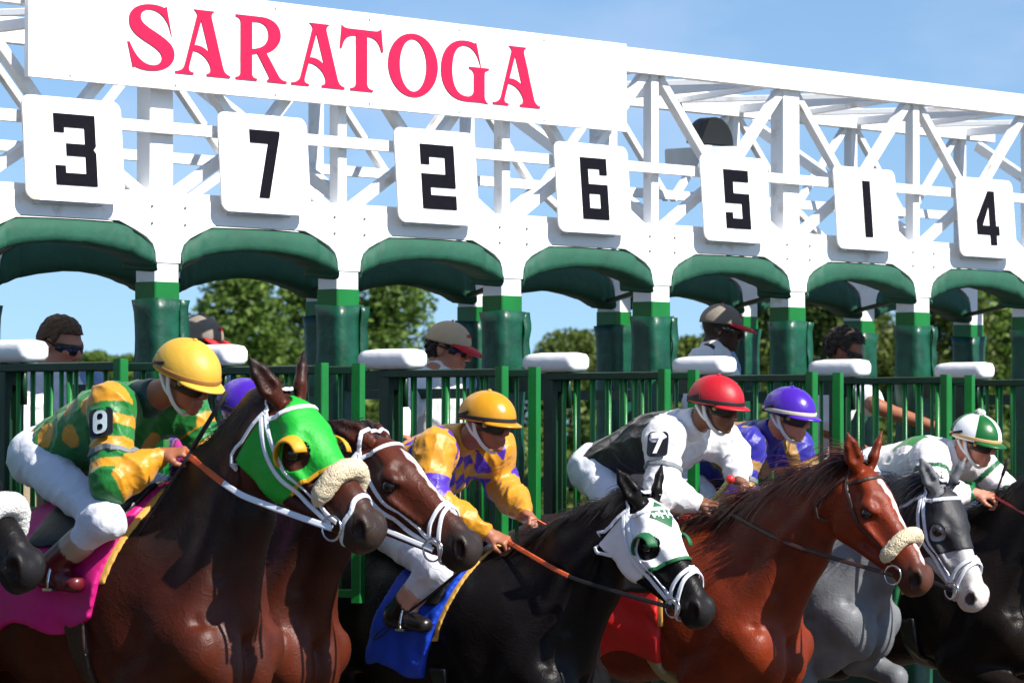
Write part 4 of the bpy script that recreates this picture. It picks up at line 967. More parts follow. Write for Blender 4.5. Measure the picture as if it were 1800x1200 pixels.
m_blk = mat('black_elastic', (.008, .007, .010), .7)
SK = {'fair': (.50, .20, .125), 'tan': (.30, .105, .052), 'brown': (.18, .066, .03), 'dark': (.05, .02, .011)}
V = lambda *a: np.array(a, float)

class Person:
    def __init__(s, label, cat, C, look, tilt=0.0, roll=0.0, skin='fair', group=None, base=None, size=1.0):
        'C head centre; look = horizontal facing angle (0 = running direction, + towards the far end of the gate); tilt = face turned down'
        s.C = np.array(C, float); s.sz = size
        s.f0 = V(math.sin(look), -math.cos(look), 0); s.f = s.f0 * math.cos(tilt) + V(0, 0, -math.sin(tilt)); s.r = np.cross(s.f0, V(0, 0, 1)); s.u = np.cross(s.r, s.f)
        if roll: u, r = s.u.copy(), s.r.copy(); s.u = u * math.cos(roll) + r * math.sin(roll); s.r = r * math.cos(roll) - u * math.sin(roll)
        s.skin = np.array(SK[skin]); s.root = empty('person', base if base is not None else (C[0], C[1], 0)); tag(s.root, label, cat, group)
        s.B = SDF(size); s.fine = []
    def hp(s, f, u, r=0.0): return s.C + s.sz * (s.f * f + s.u * u + s.r * r)
    def head(s, nb):
        S, h = s.B, s.hp; k = .014
        S.ell(h(-.012, .030), s.f, s.u, .098, .088, .076, k=k); S.ell(h(.035, -.02), s.f, s.u, .063, .078, .060, k=.03); S.ell(h(.028, -.066), s.f, s.u, .060, .042, .050, k=.03)
        S.ell(h(.080, -.100), s.f, s.u, .019, .019, .022, k=.025)
        for c in (-1, 1):
            S.seg(h(.088, .024, c * .012), h(.074, .022, c * .048), .011, .009, k=.015); S.ell(h(.068, -.018, c * .042), s.f, s.u, .026, .022, .024, k=.02)
            S.ell(h(-.008, -.008, c * .076), s.f, s.u, .021, .033, .010, k=.008); S.ell(h(-.002, -.008, c * .086), s.f, s.u, .010, .018, .006, k=.006, op='s')
            S.ell(h(.103, .003, c * .031), s.f, s.u, .016, .012, .018, k=.012, op='s'); S.ell(h(.108, -.037, c * .012), s.f, s.u, .010, .008, .009, k=.008)
        S.seg(h(.095, .012), h(.122, -.030), .008, .0125, k=.014)
        S.seg(h(.098, -.062, -.019), h(.098, -.062, .019), .0065, k=.010); S.seg(h(.096, -.077, -.016), h(.096, -.077, .016), .0075, k=.010)
        S.seg(h(.112, -.0695, -.02), h(.112, -.0695, .02), (.0022, .010), up=s.u, k=.004, op='s')
        S.seg(h(-.03, -.05), nb, .054, .060, k=.03); S.gs = 1.0
        s.fine.append((h(.02, -.02), .15)); s.nb = np.array(nb, float)
        for c in (-1, 1):
            v, f = ball(h(.086, .003, c * .031), .0125); mesh('eye', v, f, mat('eye_white', (.55, .52, .48), .2), s.root, True)
            v, f = ball(h(.0945, .002, c * .031), .0062); mesh('iris', v, f, mat('iris', (.02, .012, .008), .1), s.root, True)
    def hand(s, w, d, u, c, fist=.9):
        'w wrist, d pointing to the knuckles, u back of the hand, c = -1 / +1 side of the thumb'
        S = s.B; d = nvec(d); u = np.array(u, float); u = nvec(u - d * (u @ d)); r = np.cross(d, u) * c; w = np.array(w, float)
        S.seg(w, w + d * .035, (.020, .027), (.016, .036), up=u, k=.02); S.seg(w + d * .035, w + d * .085, (.015, .037), (.013, .038), up=u, k=.015)
        for i, L in enumerate((.040, .044, .041, .033)):
            o = w + d * (.088 - .004 * abs(i - 1)) + r * (.029 - .0195 * i); a1, a2, a3 = fist * .95, fist * 2.1, fist * 3.0
            p = o
            for a, l, r0, r1 in ((a1, L, .0098, .0090), (a2, L * .68, .0090, .0082), (a3, L * .52, .0082, .0070)):
                q = p + (d * math.cos(a) - u * math.sin(a)) * l; S.seg(p, q, r0, r1, k=.005); p = q
        o = w + d * .030 + r * .030 - u * .006; m = o + d * .028 + r * .018 - u * .018; e = m + d * .026 - r * .012 - u * .018
        S.seg(o, m, .013, .0105, k=.012); S.seg(m, e, .0105, .0085, k=.004); s.fine.append((w + d * .06, .085))
    def limb(s, pts, rads, k=.02):
        for p, q, a, b in zip(pts[:-1], pts[1:], rads[:-1], rads[1:]): s.B.seg(p, q, a, b, k=k)
    def skinmesh(s, res=.016, fres=.0068, hair=None, dark=None):
        B = [s.B.bound(q) for q in s.B.p if q['op'] == 'u']; lo = np.min([b[0] for b in B], 0); hi = np.max([b[1] for b in B], 0)
        ax = tuple(axis2(lo[i], hi[i], res, [(c[i] - r, c[i] + r, fres) for c, r in s.fine]) for i in range(3)); P, Q = nets(s.B.grid(ax), ax)
        o = fastmesh('body', P, Q, M_SKIN, s.root); col = np.tile(s.skin, (len(P), 1)); v = P - s.C; a, b, c = v @ s.f, v @ s.u, v @ s.r
        lip = np.exp(-((a - .10) ** 2 / .0004 + (b + .069) ** 2 / .00012 + c ** 2 / .0005)); col = col * (1 - lip[:, None] * .45) + np.array(s.skin) * V(.95, .5, .5) * lip[:, None] * .45
        ch = np.exp(-((a - .075) ** 2 / .002 + (b + .025) ** 2 / .001 + (np.abs(c) - .04) ** 2 / .0012)); col = col * (1 + V(.12, -.12, -.15) * ch[:, None])
        attr(o, 'coat', np.clip(col, 0, 1)); s.body = o; return o
    def garment(s, name, sdf, res, material, color, noise=None, box=None):
        if noise: sdf.noise = noise
        o, P = solid(name, sdf, res, material, s.root, box); col = color(P) if callable(color) else np.tile(np.array(color, float), (len(P), 1)); attr(o, 'coat', col); return o
    # --- head gear
    def dome(s, name, rad, cen, mats, lon=40, lat=13, a1=98, seam=0):
        v = []; f = []; mi = []; c = s.hp(*cen); rf, ru, rr = (q_ * s.sz for q_ in rad)
        for i in range(lat + 1):
            a = math.radians(a1) * i / lat
            for j in range(lon):
                b = 2 * math.pi * j / lon; q = 1 + (seam * -.012 * math.exp(-((b * 6 / math.pi / 2 + .5) % 1 - .5) ** 2 / .004))
                v.append(c + q * (s.f * rf * math.sin(a) * math.cos(b) + s.r * rr * math.sin(a) * math.sin(b) + s.u * ru * math.cos(a)))
        for i in range(lat):
            for j in range(lon): f.append((i * lon + j, i * lon + (j + 1) % lon, (i + 1) * lon + (j + 1) % lon, (i + 1) * lon + j)); mi.append((j * 6 // lon) % len(mats))
        o = mesh(name, v, f, mats, s.root, True); o.data.polygons.foreach_set('material_index', mi)
        md = o.modifiers.new('thick', 'SOLIDIFY'); md.thickness = .007; md.offset = -1; return o
    def band(s, name, rad, cen, a, w, material, th=.003, lean=0.0, b0=0, b1=360):
        P = []; N = []; c = s.hp(*cen); rf, ru, rr = (q_ * s.sz for q_ in rad)
        for b in np.radians(np.linspace(b0, b1, 50)):
            aa = math.radians(a) + lean * math.cos(b); d = s.f * rf * math.sin(aa) * math.cos(b) + s.r * rr * math.sin(aa) * math.sin(b) + s.u * ru * math.cos(aa); P.append(c + d * 1.008); N.append(nvec(d))
        return MB().ribbon(P, N, w, th).build(name, material, s.root)
    def peak(s, name, rad, cen, a, ln, material, half=62, drop=.25):
        v = []; f = []; c = s.hp(*cen); rf, ru, rr = (q_ * s.sz for q_ in rad); n, m = 20, 5
        for i in range(n + 1):
            b = math.radians(-half + 2 * half * i / n); aa = math.radians(a); e = s.f * rf * math.sin(aa) * math.cos(b) + s.r * rr * math.sin(aa) * math.sin(b) + s.u * ru * math.cos(aa)
            L = ln * max(.0, math.cos(b * 90 / half)) ** .6
            for j in range(m + 1): t = j / m; v.append(c + e * .985 + (s.f * math.cos(b * .35) + s.r * math.sin(b * .35)) * L * t - s.u * L * (drop * t * t + .05) - s.u * .012 * (math.sin(b) ** 2) * t)
        for i in range(n):
            for j in range(m): f.append((i * (m + 1) + j, (i + 1) * (m + 1) + j, (i + 1) * (m + 1) + j + 1, i * (m + 1) + j + 1))
        o = mesh(name, v, f, material, s.root, True); md = o.modifiers.new('thick', 'SOLIDIFY'); md.thickness = .006; md.offset = 0; return o
    def helmet(s, mats, bandm, peakm=None, button=None, lift=.0):
        R = (.143, .117, .114); c = (-.002, .031 + lift)
        hm = s.dome('helmet', R, c, mats, a1=100, seam=1); s.band('helmet_band', R, c, 92, .017, bandm)
        s.peak('helmet_peak', R, c, 97, .042, peakm or mats[0], drop=.30)
        bp = s.hp(-.002, .030 + lift + .119); v, f = ball(bp, .010 if button is None else .03, sc=(1, 1, .6) if button is None else (1, 1, .85)); mesh('helmet_button' if button is None else 'pompom', v, f, button or mats[0], s.root, True)
        s.band('goggle_strap', R, c, 78, .014, m_blk, lean=-.42, b0=95, b1=265, th=.003)
        s.goggles()
        for q in (-1, 1):   # chin strap
            pts = spline([s.hp(-.01, .02, q * .083), s.hp(.005, -.035, q * .082), s.hp(.03, -.085, q * .064), s.hp(.052, -.118, q * .03), s.hp(.055, -.124, 0)], 14)
            N = [nvec(s.r * q + s.f * .2)] * 14; MB().ribbon(pts, N, .016, .003).build('chin_strap', m_strapw, s.root)
            pts = spline([s.hp(-.055, .0, q * .080), s.hp(-.02, -.04, q * .079), s.hp(.012, -.062, q * .075)], 10); MB().ribbon(pts, [s.r * q] * 10, .014, .003).build('chin_strap', m_strapw, s.root)
    def goggles(s, frame=m_gframe, lens=m_lens, vents=True, y0=-.034, y1=.024, half=66, rf=.120, rr=.083, arms=True):
        def patch(y0, y1, h0, off, n=22, m=5):
            v = []; f = []
            for i in range(n + 1):
                b = math.radians(-h0 + 2 * h0 * i / n); notch = .014 * math.exp(-(b / .14) ** 2); taper = 1 - .35 * (abs(b) / math.radians(h0)) ** 3
                for j in range(m + 1):
                    t = j / m; y = (y0 * taper + notch) * (1 - t) + y1 * taper * t; bul = 1 + .03 * math.sin(math.pi * t)
                    v.append(s.hp((rf + off) * math.cos(b) * bul - .012, y, (rr + off) * math.sin(b) * bul))
            for i in range(n):
                for j in range(m): f.append((i * (m + 1) + j, (i + 1) * (m + 1) + j, (i + 1) * (m + 1) + j + 1, i * (m + 1) + j + 1))
            return v, f
        v, f = patch(y0 - .006, y1 + .006, half + 4, 0); o = mesh('goggle_frame', v, f, frame, s.root, True); md = o.modifiers.new('t', 'SOLIDIFY'); md.thickness = .006; md.offset = -1
        v, f = patch(y0, y1, half - 4, .003); o = mesh('goggle_lens', v, f, lens, s.root, True); md = o.modifiers.new('t', 'SOLIDIFY'); md.thickness = .003; md.offset = -1
        if vents:
            for q in (-1, 1):
                b = math.radians(q * 58); p = s.hp((rf + .008) * math.cos(b) - .012, -.002, (rr + .008) * math.sin(b)); v, f = ball(p, .0105, sc=(1, 1, 1)); mesh('goggle_vent', v, f, m_amber, s.root, True)
        if arms:
            for q in (-1, 1): MB().tube([s.hp(.035, .0, q * .084), s.hp(-.01, .008, q * .085), s.hp(-.05, .012, q * .080)], .005, 6).build('goggle_arm', frame, s.root, True)

JW = (.64, .66, .74)  # white breeches, the blue cast of their shaded thighs mixed into the colour
def folds2(seed):
    a, b = folds(seed, 24, .010), folds(seed + 1, 52, .0035)
    return lambda X: a(X) + b(X)
class Jockey(Person):
    def __init__(s, label, lane, head, hip=None, sh=None, elbow=None, wrist=None, knee=None, ankle=None, felbow=None, fwrist=None, nb=None, tilt=.25, look=0.0, skin='tan', pants=JW, boots=(.01, .008, .008), boot_top=(.5, .3, .2), silk=None, collar=(.7, .7, .7), cuff=None, shoulder_w=.185, horse=None, size=1.0):
        C = onX(*head, lane); super().__init__(label, 'jockey', C, look, tilt, skin=skin, group='jockeys riding out of the gate', base=(lane, C[1], 0), size=size)
        X = lane; pt = lambda p, o: onX(p[0], p[1], X + o)
        NB = pt(nb, 0) if nb else C + V(0, .105, -.115)
        HP = pt(hip, 0) if hip else NB + V(0, .50, -.20)
        SN = pt(sh, -shoulder_w) if sh else NB + V(-shoulder_w, .01, -.055); SF = V(2 * X - SN[0], NB[1] + (NB[1] - SN[1]) * -1, SN[2])
        EN = pt(elbow, -.27) if elbow else SN + V(-.08, .0, -.26); WN = pt(wrist, -.11) if wrist else SN + V(.08, -.30, -.30)
        EF = pt(felbow, .26) if felbow else V(2 * X - EN[0], EN[1] - .05, EN[2]); WF = pt(fwrist, .09) if fwrist else V(2 * X - WN[0], WN[1] - .06, WN[2])
        KN = pt(knee, -.29) if knee else HP + V(-.29, -.44, -.26); AN = pt(ankle, -.31) if ankle else KN + V(-.02, .32, -.24)
        KF = V(2 * X - KN[0], KN[1], KN[2]); AF = V(2 * X - AN[0], AN[1], AN[2])
        s.j = dict(NB=NB, HP=HP, SN=SN, SF=SF, EN=EN, WN=WN, EF=EF, WF=WF, KN=KN, AN=AN)
        s.head(NB); B = s.B
        sp = NB - HP; tup = np.cross(sp, V(1, 0, 0)); tup = nvec(tup if tup[2] > 0 else -tup)
        CH = HP + sp * .72 - tup * .02
        B.seg(HP, CH, (.085, .13), (.10, .15), up=tup, k=.04); B.seg(CH, NB, (.10, .15), (.06, .08), up=tup, k=.05)
        hands = []
        for Sx, E, Wr, q in ((SN, EN, WN, -1), (SF, EF, WF, 1)):
            s.limb([Sx, E, Wr], [.055, .043, .028]); hd = nvec(Wr - E) * .7 + V(-q * .15, -.75, -.12); s.hand(Wr, hd, V(q * .45, -.15, 1), q * -1, fist=.95); hands.append(Wr + nvec(hd) * .085)
        s.hands = hands
        for K, A, q in ((KN, AN, -1), (KF, AF, 1)):
            s.limb([HP + V(q * .09, 0, 0), K, A, A + V(0, -.11, -.045)], [.066, .042, .036, .020])
        s.skinmesh()
        # silks
        G = SDF(); G.seg(HP - sp * .03, CH, (.115, .155), (.135, .18), up=tup, k=.05); G.seg(CH, NB - sp * .08, (.135, .18), (.085, .10), up=tup, k=.06)
        for Sx, E, Wr in ((SN, EN, WN), (SF, EF, WF)):
            Wc = Wr - nvec(Wr - E) * .015; G.seg(CH * .25 + Sx * .75, Sx, .095, .085, k=.05); G.seg(Sx, E, .083, .070, k=.05); G.seg(E, E * .45 + Wc * .55, .070, .060, k=.04); G.seg(E * .45 + Wc * .55, Wc, .060, .037, k=.03)
        w1, w2, fo = wob(int(abs(lane) * 77) + 1, 20, .006), wob(int(abs(lane) * 31) + 3, 80, .0015), folds2(int(abs(lane) * 13) + 5)
        def parts(P):
            def sd(a, b):
                ab = b - a; t = np.clip((P - a) @ ab / (ab @ ab), 0, 1); return np.linalg.norm(P - a - t[:, None] * ab, axis=1), t
            dn1, tn1 = sd(SN, EN); dn2, tn2 = sd(EN, WN); df1, tf1 = sd(SF, EF); df2, tf2 = sd(EF, WF); dt, tt = sd(HP, NB)
            arm_n = np.minimum(dn1, dn2) < .088; arm_f = np.minimum(df1, df2) < .088
            ta = np.where(np.minimum(dn1, dn2) < np.minimum(df1, df2), np.where(dn1 < dn2, tn1 * .5, .5 + tn2 * .5), np.where(df1 < df2, tf1 * .5, .5 + tf2 * .5))
            near = np.minimum(dn1, dn2) < np.minimum(df1, df2)
            isarm = (np.minimum(np.minimum(dn1, dn2), np.minimum(df1, df2)) / .085 < dt / .18) & ((np.abs(P[:, 0] - X) > shoulder_w - .03) | (ta > .15))
            return isarm, ta, near, (P - HP) @ sp / (sp @ sp), (P - HP) @ tup, P[:, 0] - X
        s.parts = parts; s.G = G
        s.silks = s.garment('silks', G, .0062, M_SILK, lambda P: silk(P, *parts(P), j=s), noise=lambda P: w1(P) + w2(P) + fo(P))
        # collar
        Cg = SDF(); ax = nvec(NB - s.hp(-.03, -.05)); Cg.seg(NB + ax * .03, NB - ax * .045, (.085, .09), (.072, .072), up=s.f, k=.02); Cg.seg(NB - ax * .02, NB - ax * .12, .058, .05, k=.01, op='s')
        s.garment('collar', Cg, .007, M_SILK, collar)
        # breeches and boots
        Pn = SDF(); Pn.seg(HP + sp * .13, HP, (.105, .145), (.12, .155), up=tup, k=.05)
        for K, A, q in ((KN, AN, -1), (KF, AF, 1)):
            d = nvec(A - K); Pn.seg(HP + V(q * .085, .0, -.01), K, .093, .066, k=.06); Pn.seg(K, K + d * .12, .069, .057, k=.04)
            Bt = SDF(); a = K + d * .15; Bt.seg(a, A, .060, .052, k=.02); toe = A + V(0, -.15, -.05); Bt.seg(A + V(0, .03, -.02), toe, (.050, .042), (.034, .040), k=.03); Bt.seg(A + V(0, .02, -.045), toe + V(0, 0, -.012), (.012, .035), k=.01)
            s.garment('boot', Bt, .009, M_BOOT, lambda P, K=K, d=d: np.where((np.linalg.norm(P - K - d * .13, axis=1) < .095)[:, None], np.array(boot_top), np.array(boots)))
            # stirrup iron and leather
            ft = A + V(0, -.06, -.05); t = np.linspace(0, math.pi, 13); pts = [ft + V(math.cos(x) * .055, 0, -.02 + math.sin(x) * .11) for x in t]
            so = MB().tube(pts, .006, 6).build('stirrup_iron', m_steel, s.root, True); MB().beam(ft + V(-.058, 0, -.022), ft + V(.058, 0, -.022), .05, .01).build('stirrup_tread', m_steel, so)
            MB().beam(ft + V(0, 0, .085), V(X + q * .20, AN[1] - .14, s.j['KN'][2] - .02), .004, .022, up=(0, 1, 0)).build('stirrup_leather', m_blea, s.root)
        wb, fb = wob(int(abs(lane) * 11) + 9, 26, .005), folds(int(abs(lane) * 17) + 2, 36, .007); s.garment('breeches', Pn, .010, M_COTTON, pants, noise=lambda P: wb(P) + fb(P))
    def armband(s, digit, fg=(.75, .75, .78), bg=(.01, .01, .012), t=.32, w=.095, h=.115, rot=0.0):
        'number patch strapped to the near upper arm'
        SN, EN = s.j['SN'], s.j['EN']; d = nvec(EN - SN); side = nvec(V(-.88, -.35, .15) - d * (V(-.88, -.35, .15) @ d)); ac = np.cross(side, d)
        c = SN + (EN - SN) * t + side * .094
        def fm(u, v, z): return c + ac * (u * math.cos(rot) - v * math.sin(rot)) - d * (v * math.cos(rot) + u * math.sin(rot)) + side * (z - (u * u) * 3.2)
        vv, ff = fill2d([rrect(w, h, .02)], fm, .006); pm = mesh('number_patch', vv, ff, mat('patch_%.2f_%.2f' % (bg[0], bg[2]), bg, .35), s.root)
        wd, cs = DG2[digit]; k = h * .80 / 1.4
        vv, ff = fill2d(cs, lambda u, v, z: fm((u - .5) * wd * k * .85, v * k - h * .40, z + .0055), .003); mesh('patch_digit', vv, ff, mat('patchfg_%.2f_%.2f' % (fg[0], fg[2]), fg, .5), pm)
        P = []; N = []
        for b in np.radians(np.linspace(0, 360, 30)):
            n = side * math.cos(b) + ac * math.sin(b); P.append(SN + (EN - SN) * (t + .30) + n * .086); N.append(n)
        P, N = s.G.snap(np.array(P), .003); MB().ribbon(P, N, .022, .003).build('arm_elastic', mat('grey_elastic', (.16, .18, .19), .7), s.root)
DG2 = {'8': (1.0, [rrect(1, 1.4, .40), [(x * .46, y * .40 + .32) for x, y in rrect(1, 1, .4)], [(x * .46, y * .40 - .32) for x, y in rrect(1, 1, .4)]]),
       '7': (1.0, [[(0, 1.4), (1, 1.4), (1, 1.15), (.52, 0), (.20, 0), (.66, 1.08), (0, 1.08)]]),
       '2': (1.0, [path2d([('M', 0, .98), ('L', .28, .98), ('C', .28, 1.2, .72, 1.2, .70, .98), ('C', .68, .75, .0, .5, .0, .0), ('L', 1, 0), ('L', 1, .27), ('L', .42, .27), ('C', .6, .55, 1, .65, 1, 1.0), ('C', 1, 1.52, 0, 1.52, 0, .98)])])}
DG2['8'] = (1.0, [[(x + .5, y + .7) for x, y in c] for c in DG2['8'][1]])

gr, ye, pu, wh, bk, bl, tn, pk = (.004, .15, .02), (.55, .235, .004), (.055, .012, .34), (.70, .70, .72), (.006, .005, .006), (.016, .012, .26), (.30, .16, .035), (.60, .03, .30)
def pick(c, *conds):
    c = np.array(c, float)
    for m, col in conds: c[m] = col
    return c
def base(P, col): return np.tile(np.array(col, float), (len(P), 1))
def silk_dots(P, arm, ta, near, tt, u, x, j=None):
    c = base(P, gr); HP, NB = j.j['HP'], j.j['NB']; sp = NB - HP; tup = nvec(np.cross(sp, V(1, 0, 0))); tup = tup if tup[2] > 0 else -tup; cen = []
    for i, t in enumerate((.04, .30, .56, .82)):
        for a in np.radians(np.arange(-170, 180, 60) + 30 * (i % 2)): cen.append(HP + sp * t + tup * .12 * math.cos(a) + V(math.sin(a) * .17, 0, 0))
    cen, _ = j.G.snap(np.array(cen), 0)
    for q in cen: c[(np.linalg.norm(P - q, axis=1) < .047) & ~arm] = ye
    h = ((ta * 7.2 + .3) % 1) < .45; c[arm & h] = ye; c[arm & ~h] = gr; c[arm & (ta > .58)] = ye; return c
def silk_diamond(P, arm, ta, near, tt, u, x, j=None):
    a = np.arctan2(x, -u + .06) * 3.4; v = tt * 6.0; m = (np.floor(a + v) + np.floor(a - v + 20)) % 2 == 0; c = np.where(m[:, None], np.array(pu), np.array(ye))
    c[arm] = ye; c[arm & (ta > .30) & (ta < .56)] = pu; return c
def silk_vest(P, arm, ta, near, tt, u, x, j=None):
    c = base(P, wh); c[(~arm) & (tt < .90) & ((u > -.04) | (x < -.09) | (x > .12))] = bk; return c
def silk_blue(P, arm, ta, near, tt, u, x, j=None):
    c = base(P, bl); z = (tt * 4 + np.abs(x) * 6) % 1.6; c[(~arm) & (z < .62)] = tn; h = ((ta * 6 + .2) % 1) < .45; c[arm & h & (ta > .08)] = tn; return c
def silk_white(P, arm, ta, near, tt, u, x, j=None):
    c = base(P, (.80, .74, .74)); c[(~arm) & (u > .06) & (np.abs(x + .08) < .06) & (tt > .45) & (tt < .85)] = gr; c[arm & (ta > .18) & (ta < .24)] = (.004, .10, .03); c[arm & (ta > .93)] = (.004, .12, .04); return c
def silk_pink(P, arm, ta, near, tt, u, x, j=None):
    c = base(P, pu); h = ((ta * 6) % 1) < .5; c[arm & h] = pk; return c
def cl(name, col, rough=.5): return mat(name, col, rough, var=.05, bump=.08, bscale=40)
hy, hy2, hr, hpu, hg, hw = cl('pale_yellow_cap', (.62, .36, .035)), cl('gold_satin_cap', (.52, .235, .004), .32), cl('red_cap', (.42, .003, .012)), cl('purple_satin_cap', (.055, .012, .33), .3), cl('green_satin_cap', (.003, .10, .015), .35), cl('white_satin_cap', (.76, .78, .80), .35)

J1 = Jockey('jockey in green silks with yellow dots and pale yellow cap on the green hooded horse', LANE[1], (326, 664), hip=(88, 800), nb=(252, 704), sh=(196, 716), elbow=(196, 850), wrist=(284, 800), knee=(186, 915), ankle=(84, 1000), tilt=.36, skin='tan', silk=silk_dots, collar=(.004, .05, .03), boots=(.10, .008, .012), boot_top=(.40, .28, .20))
J1.helmet([hy], mat('brown_band', (.30, .14, .03), .6)); J1.armband('8', fg=(.35, .42, .46))
J3 = Jockey('jockey in yellow silks with purple diamonds and gold cap on the black horse', LANE[3], (856, 744), hip=(662, 895), nb=(800, 776), sh=(765, 790), elbow=(760, 880), wrist=(858, 938), knee=(765, 1000), ankle=(700, 1075), felbow=(880, 850), fwrist=(925, 905), tilt=.12, skin='tan', silk=silk_diamond, collar=ye, boot_top=(.55, .28, .20), size=.95)
J3.helmet([hy2], m_blk)
J4 = Jockey('jockey in black and white silks with red cap and number 7 patch on the chestnut', LANE[4], (1258, 714), hip=(1058, 822), nb=(1206, 750), sh=(1168, 768), elbow=(1160, 868), wrist=(1226, 882), tilt=.14, skin='brown', silk=silk_vest, collar=wh, felbow=(1290, 800), fwrist=(1300, 846), size=.95)
J4.helmet([hr], m_blk); J4.armband('7', t=.25)
J5 = Jockey('jockey in blue silks with tan stripes and purple cap on the grey horse', LANE[5], (1387, 731), hip=(1215, 830), nb=(1342, 768), sh=(1312, 785), tilt=.16, skin='fair', silk=silk_blue, collar=bl, size=.95)
J5.helmet([hpu], mat('cream_band', (.62, .55, .40), .6)); J5.armband('2', t=.30)
J6 = Jockey('jockey in pale silks with green and white quartered cap on the dark brown horse', LANE[6], (1714, 776), hip=(1545, 826), nb=(1668, 802), sh=(1636, 806), elbow=(1640, 868), wrist=(1714, 868), tilt=.22, skin='fair', silk=silk_white, collar=(.72, .72, .74), size=.95)
J6.helmet([hg, hw], mat('tan_band', (.55, .36, .16), .6), peakm=hg, button=mat('green_white_pompom', (.01, .16, .04), .9, col2=(.75, .75, .7), vscale=60, bump=1, bscale=60))
J2 = Jockey('jockey in purple cap and pink sleeves half hidden behind the green hooded horse', LANE[2], (432, 728), wrist=(372, 792), tilt=.3, skin='tan', silk=silk_pink, collar=pu)
J2.helmet([hpu], m_blk)
for h, j, kw in ((H1, J1, dict(grip=m_orub, material=m_nyl, t0=.72, w=.022)), (H2, J2, dict(material=m_nyl)), (H3, J3, dict(grip=m_orub, t0=.62, w=.018)), (H4, J4, dict(material=m_lea, w=.018)), (H5, J5, dict(material=m_blea)), (H6, J6, dict(material=m_redr, w=.014))):
    h.rein(j.hands[0], c=-1, **kw); h.rein(j.hands[1], c=1, **kw)

# whips held in the hands
def whip(label, a, b, X, r=.006, grip=None, tip=None, flap=True, ga=.3):
    p, q = onX(*a, X), onX(*b, X); root = empty('whip', p); tag(root, label, 'whip')
    pts = spline([p, p * .5 + q * .5 + V(0, 0, -.008), q], 12); n = min(9, int(12 * ga))
    MB().tube(pts[n:], list(np.linspace(r, r * .55, 12 - n)), 8).build('shaft', m_blk, root, True); MB().tube(pts[:n + 1], r * 1.5, 8).build('grip', grip or m_blk, root, True)
    if tip is not None: v, f = ball(p, r * 2.2); mesh('cap', v, f, tip, root, True)
    if flap:
        d = nvec(q - p); s2 = np.cross(d, V(1, 0, 0)); pts = spline([q, q + d * .04 + s2 * .014, q + d * .10 + s2 * .006, q + d * .11, q + d * .10 - s2 * .006, q + d * .04 - s2 * .014, q], 18); MB().tube(pts, .0035, 6).build('flap', m_blea, root, True)
    return root
whip('black riding whip held by the jockey in green and yellow', (398, 690), (185, 1030), LANE[1] - .17)
whip('black riding whip lying along the leg of the jockey in yellow and purple diamonds', (862, 958), (685, 1100), LANE[3] - .33, r=.008)
whip('pale green handled whip with red cap held by the jockey in black and white', (1284, 842), (1218, 918), LANE[4] + .0, r=.009, grip=mat('pale_green_grip', (.42, .45, .16), .7), tip=mat('red_cap_plastic', (.7, .02, .02), .4), flap=False, ga=.95)
whip('dark riding whip held upright by the jockey in the green and white cap', (1772, 806), (1736, 905), LANE[6] - .02, flap=False)

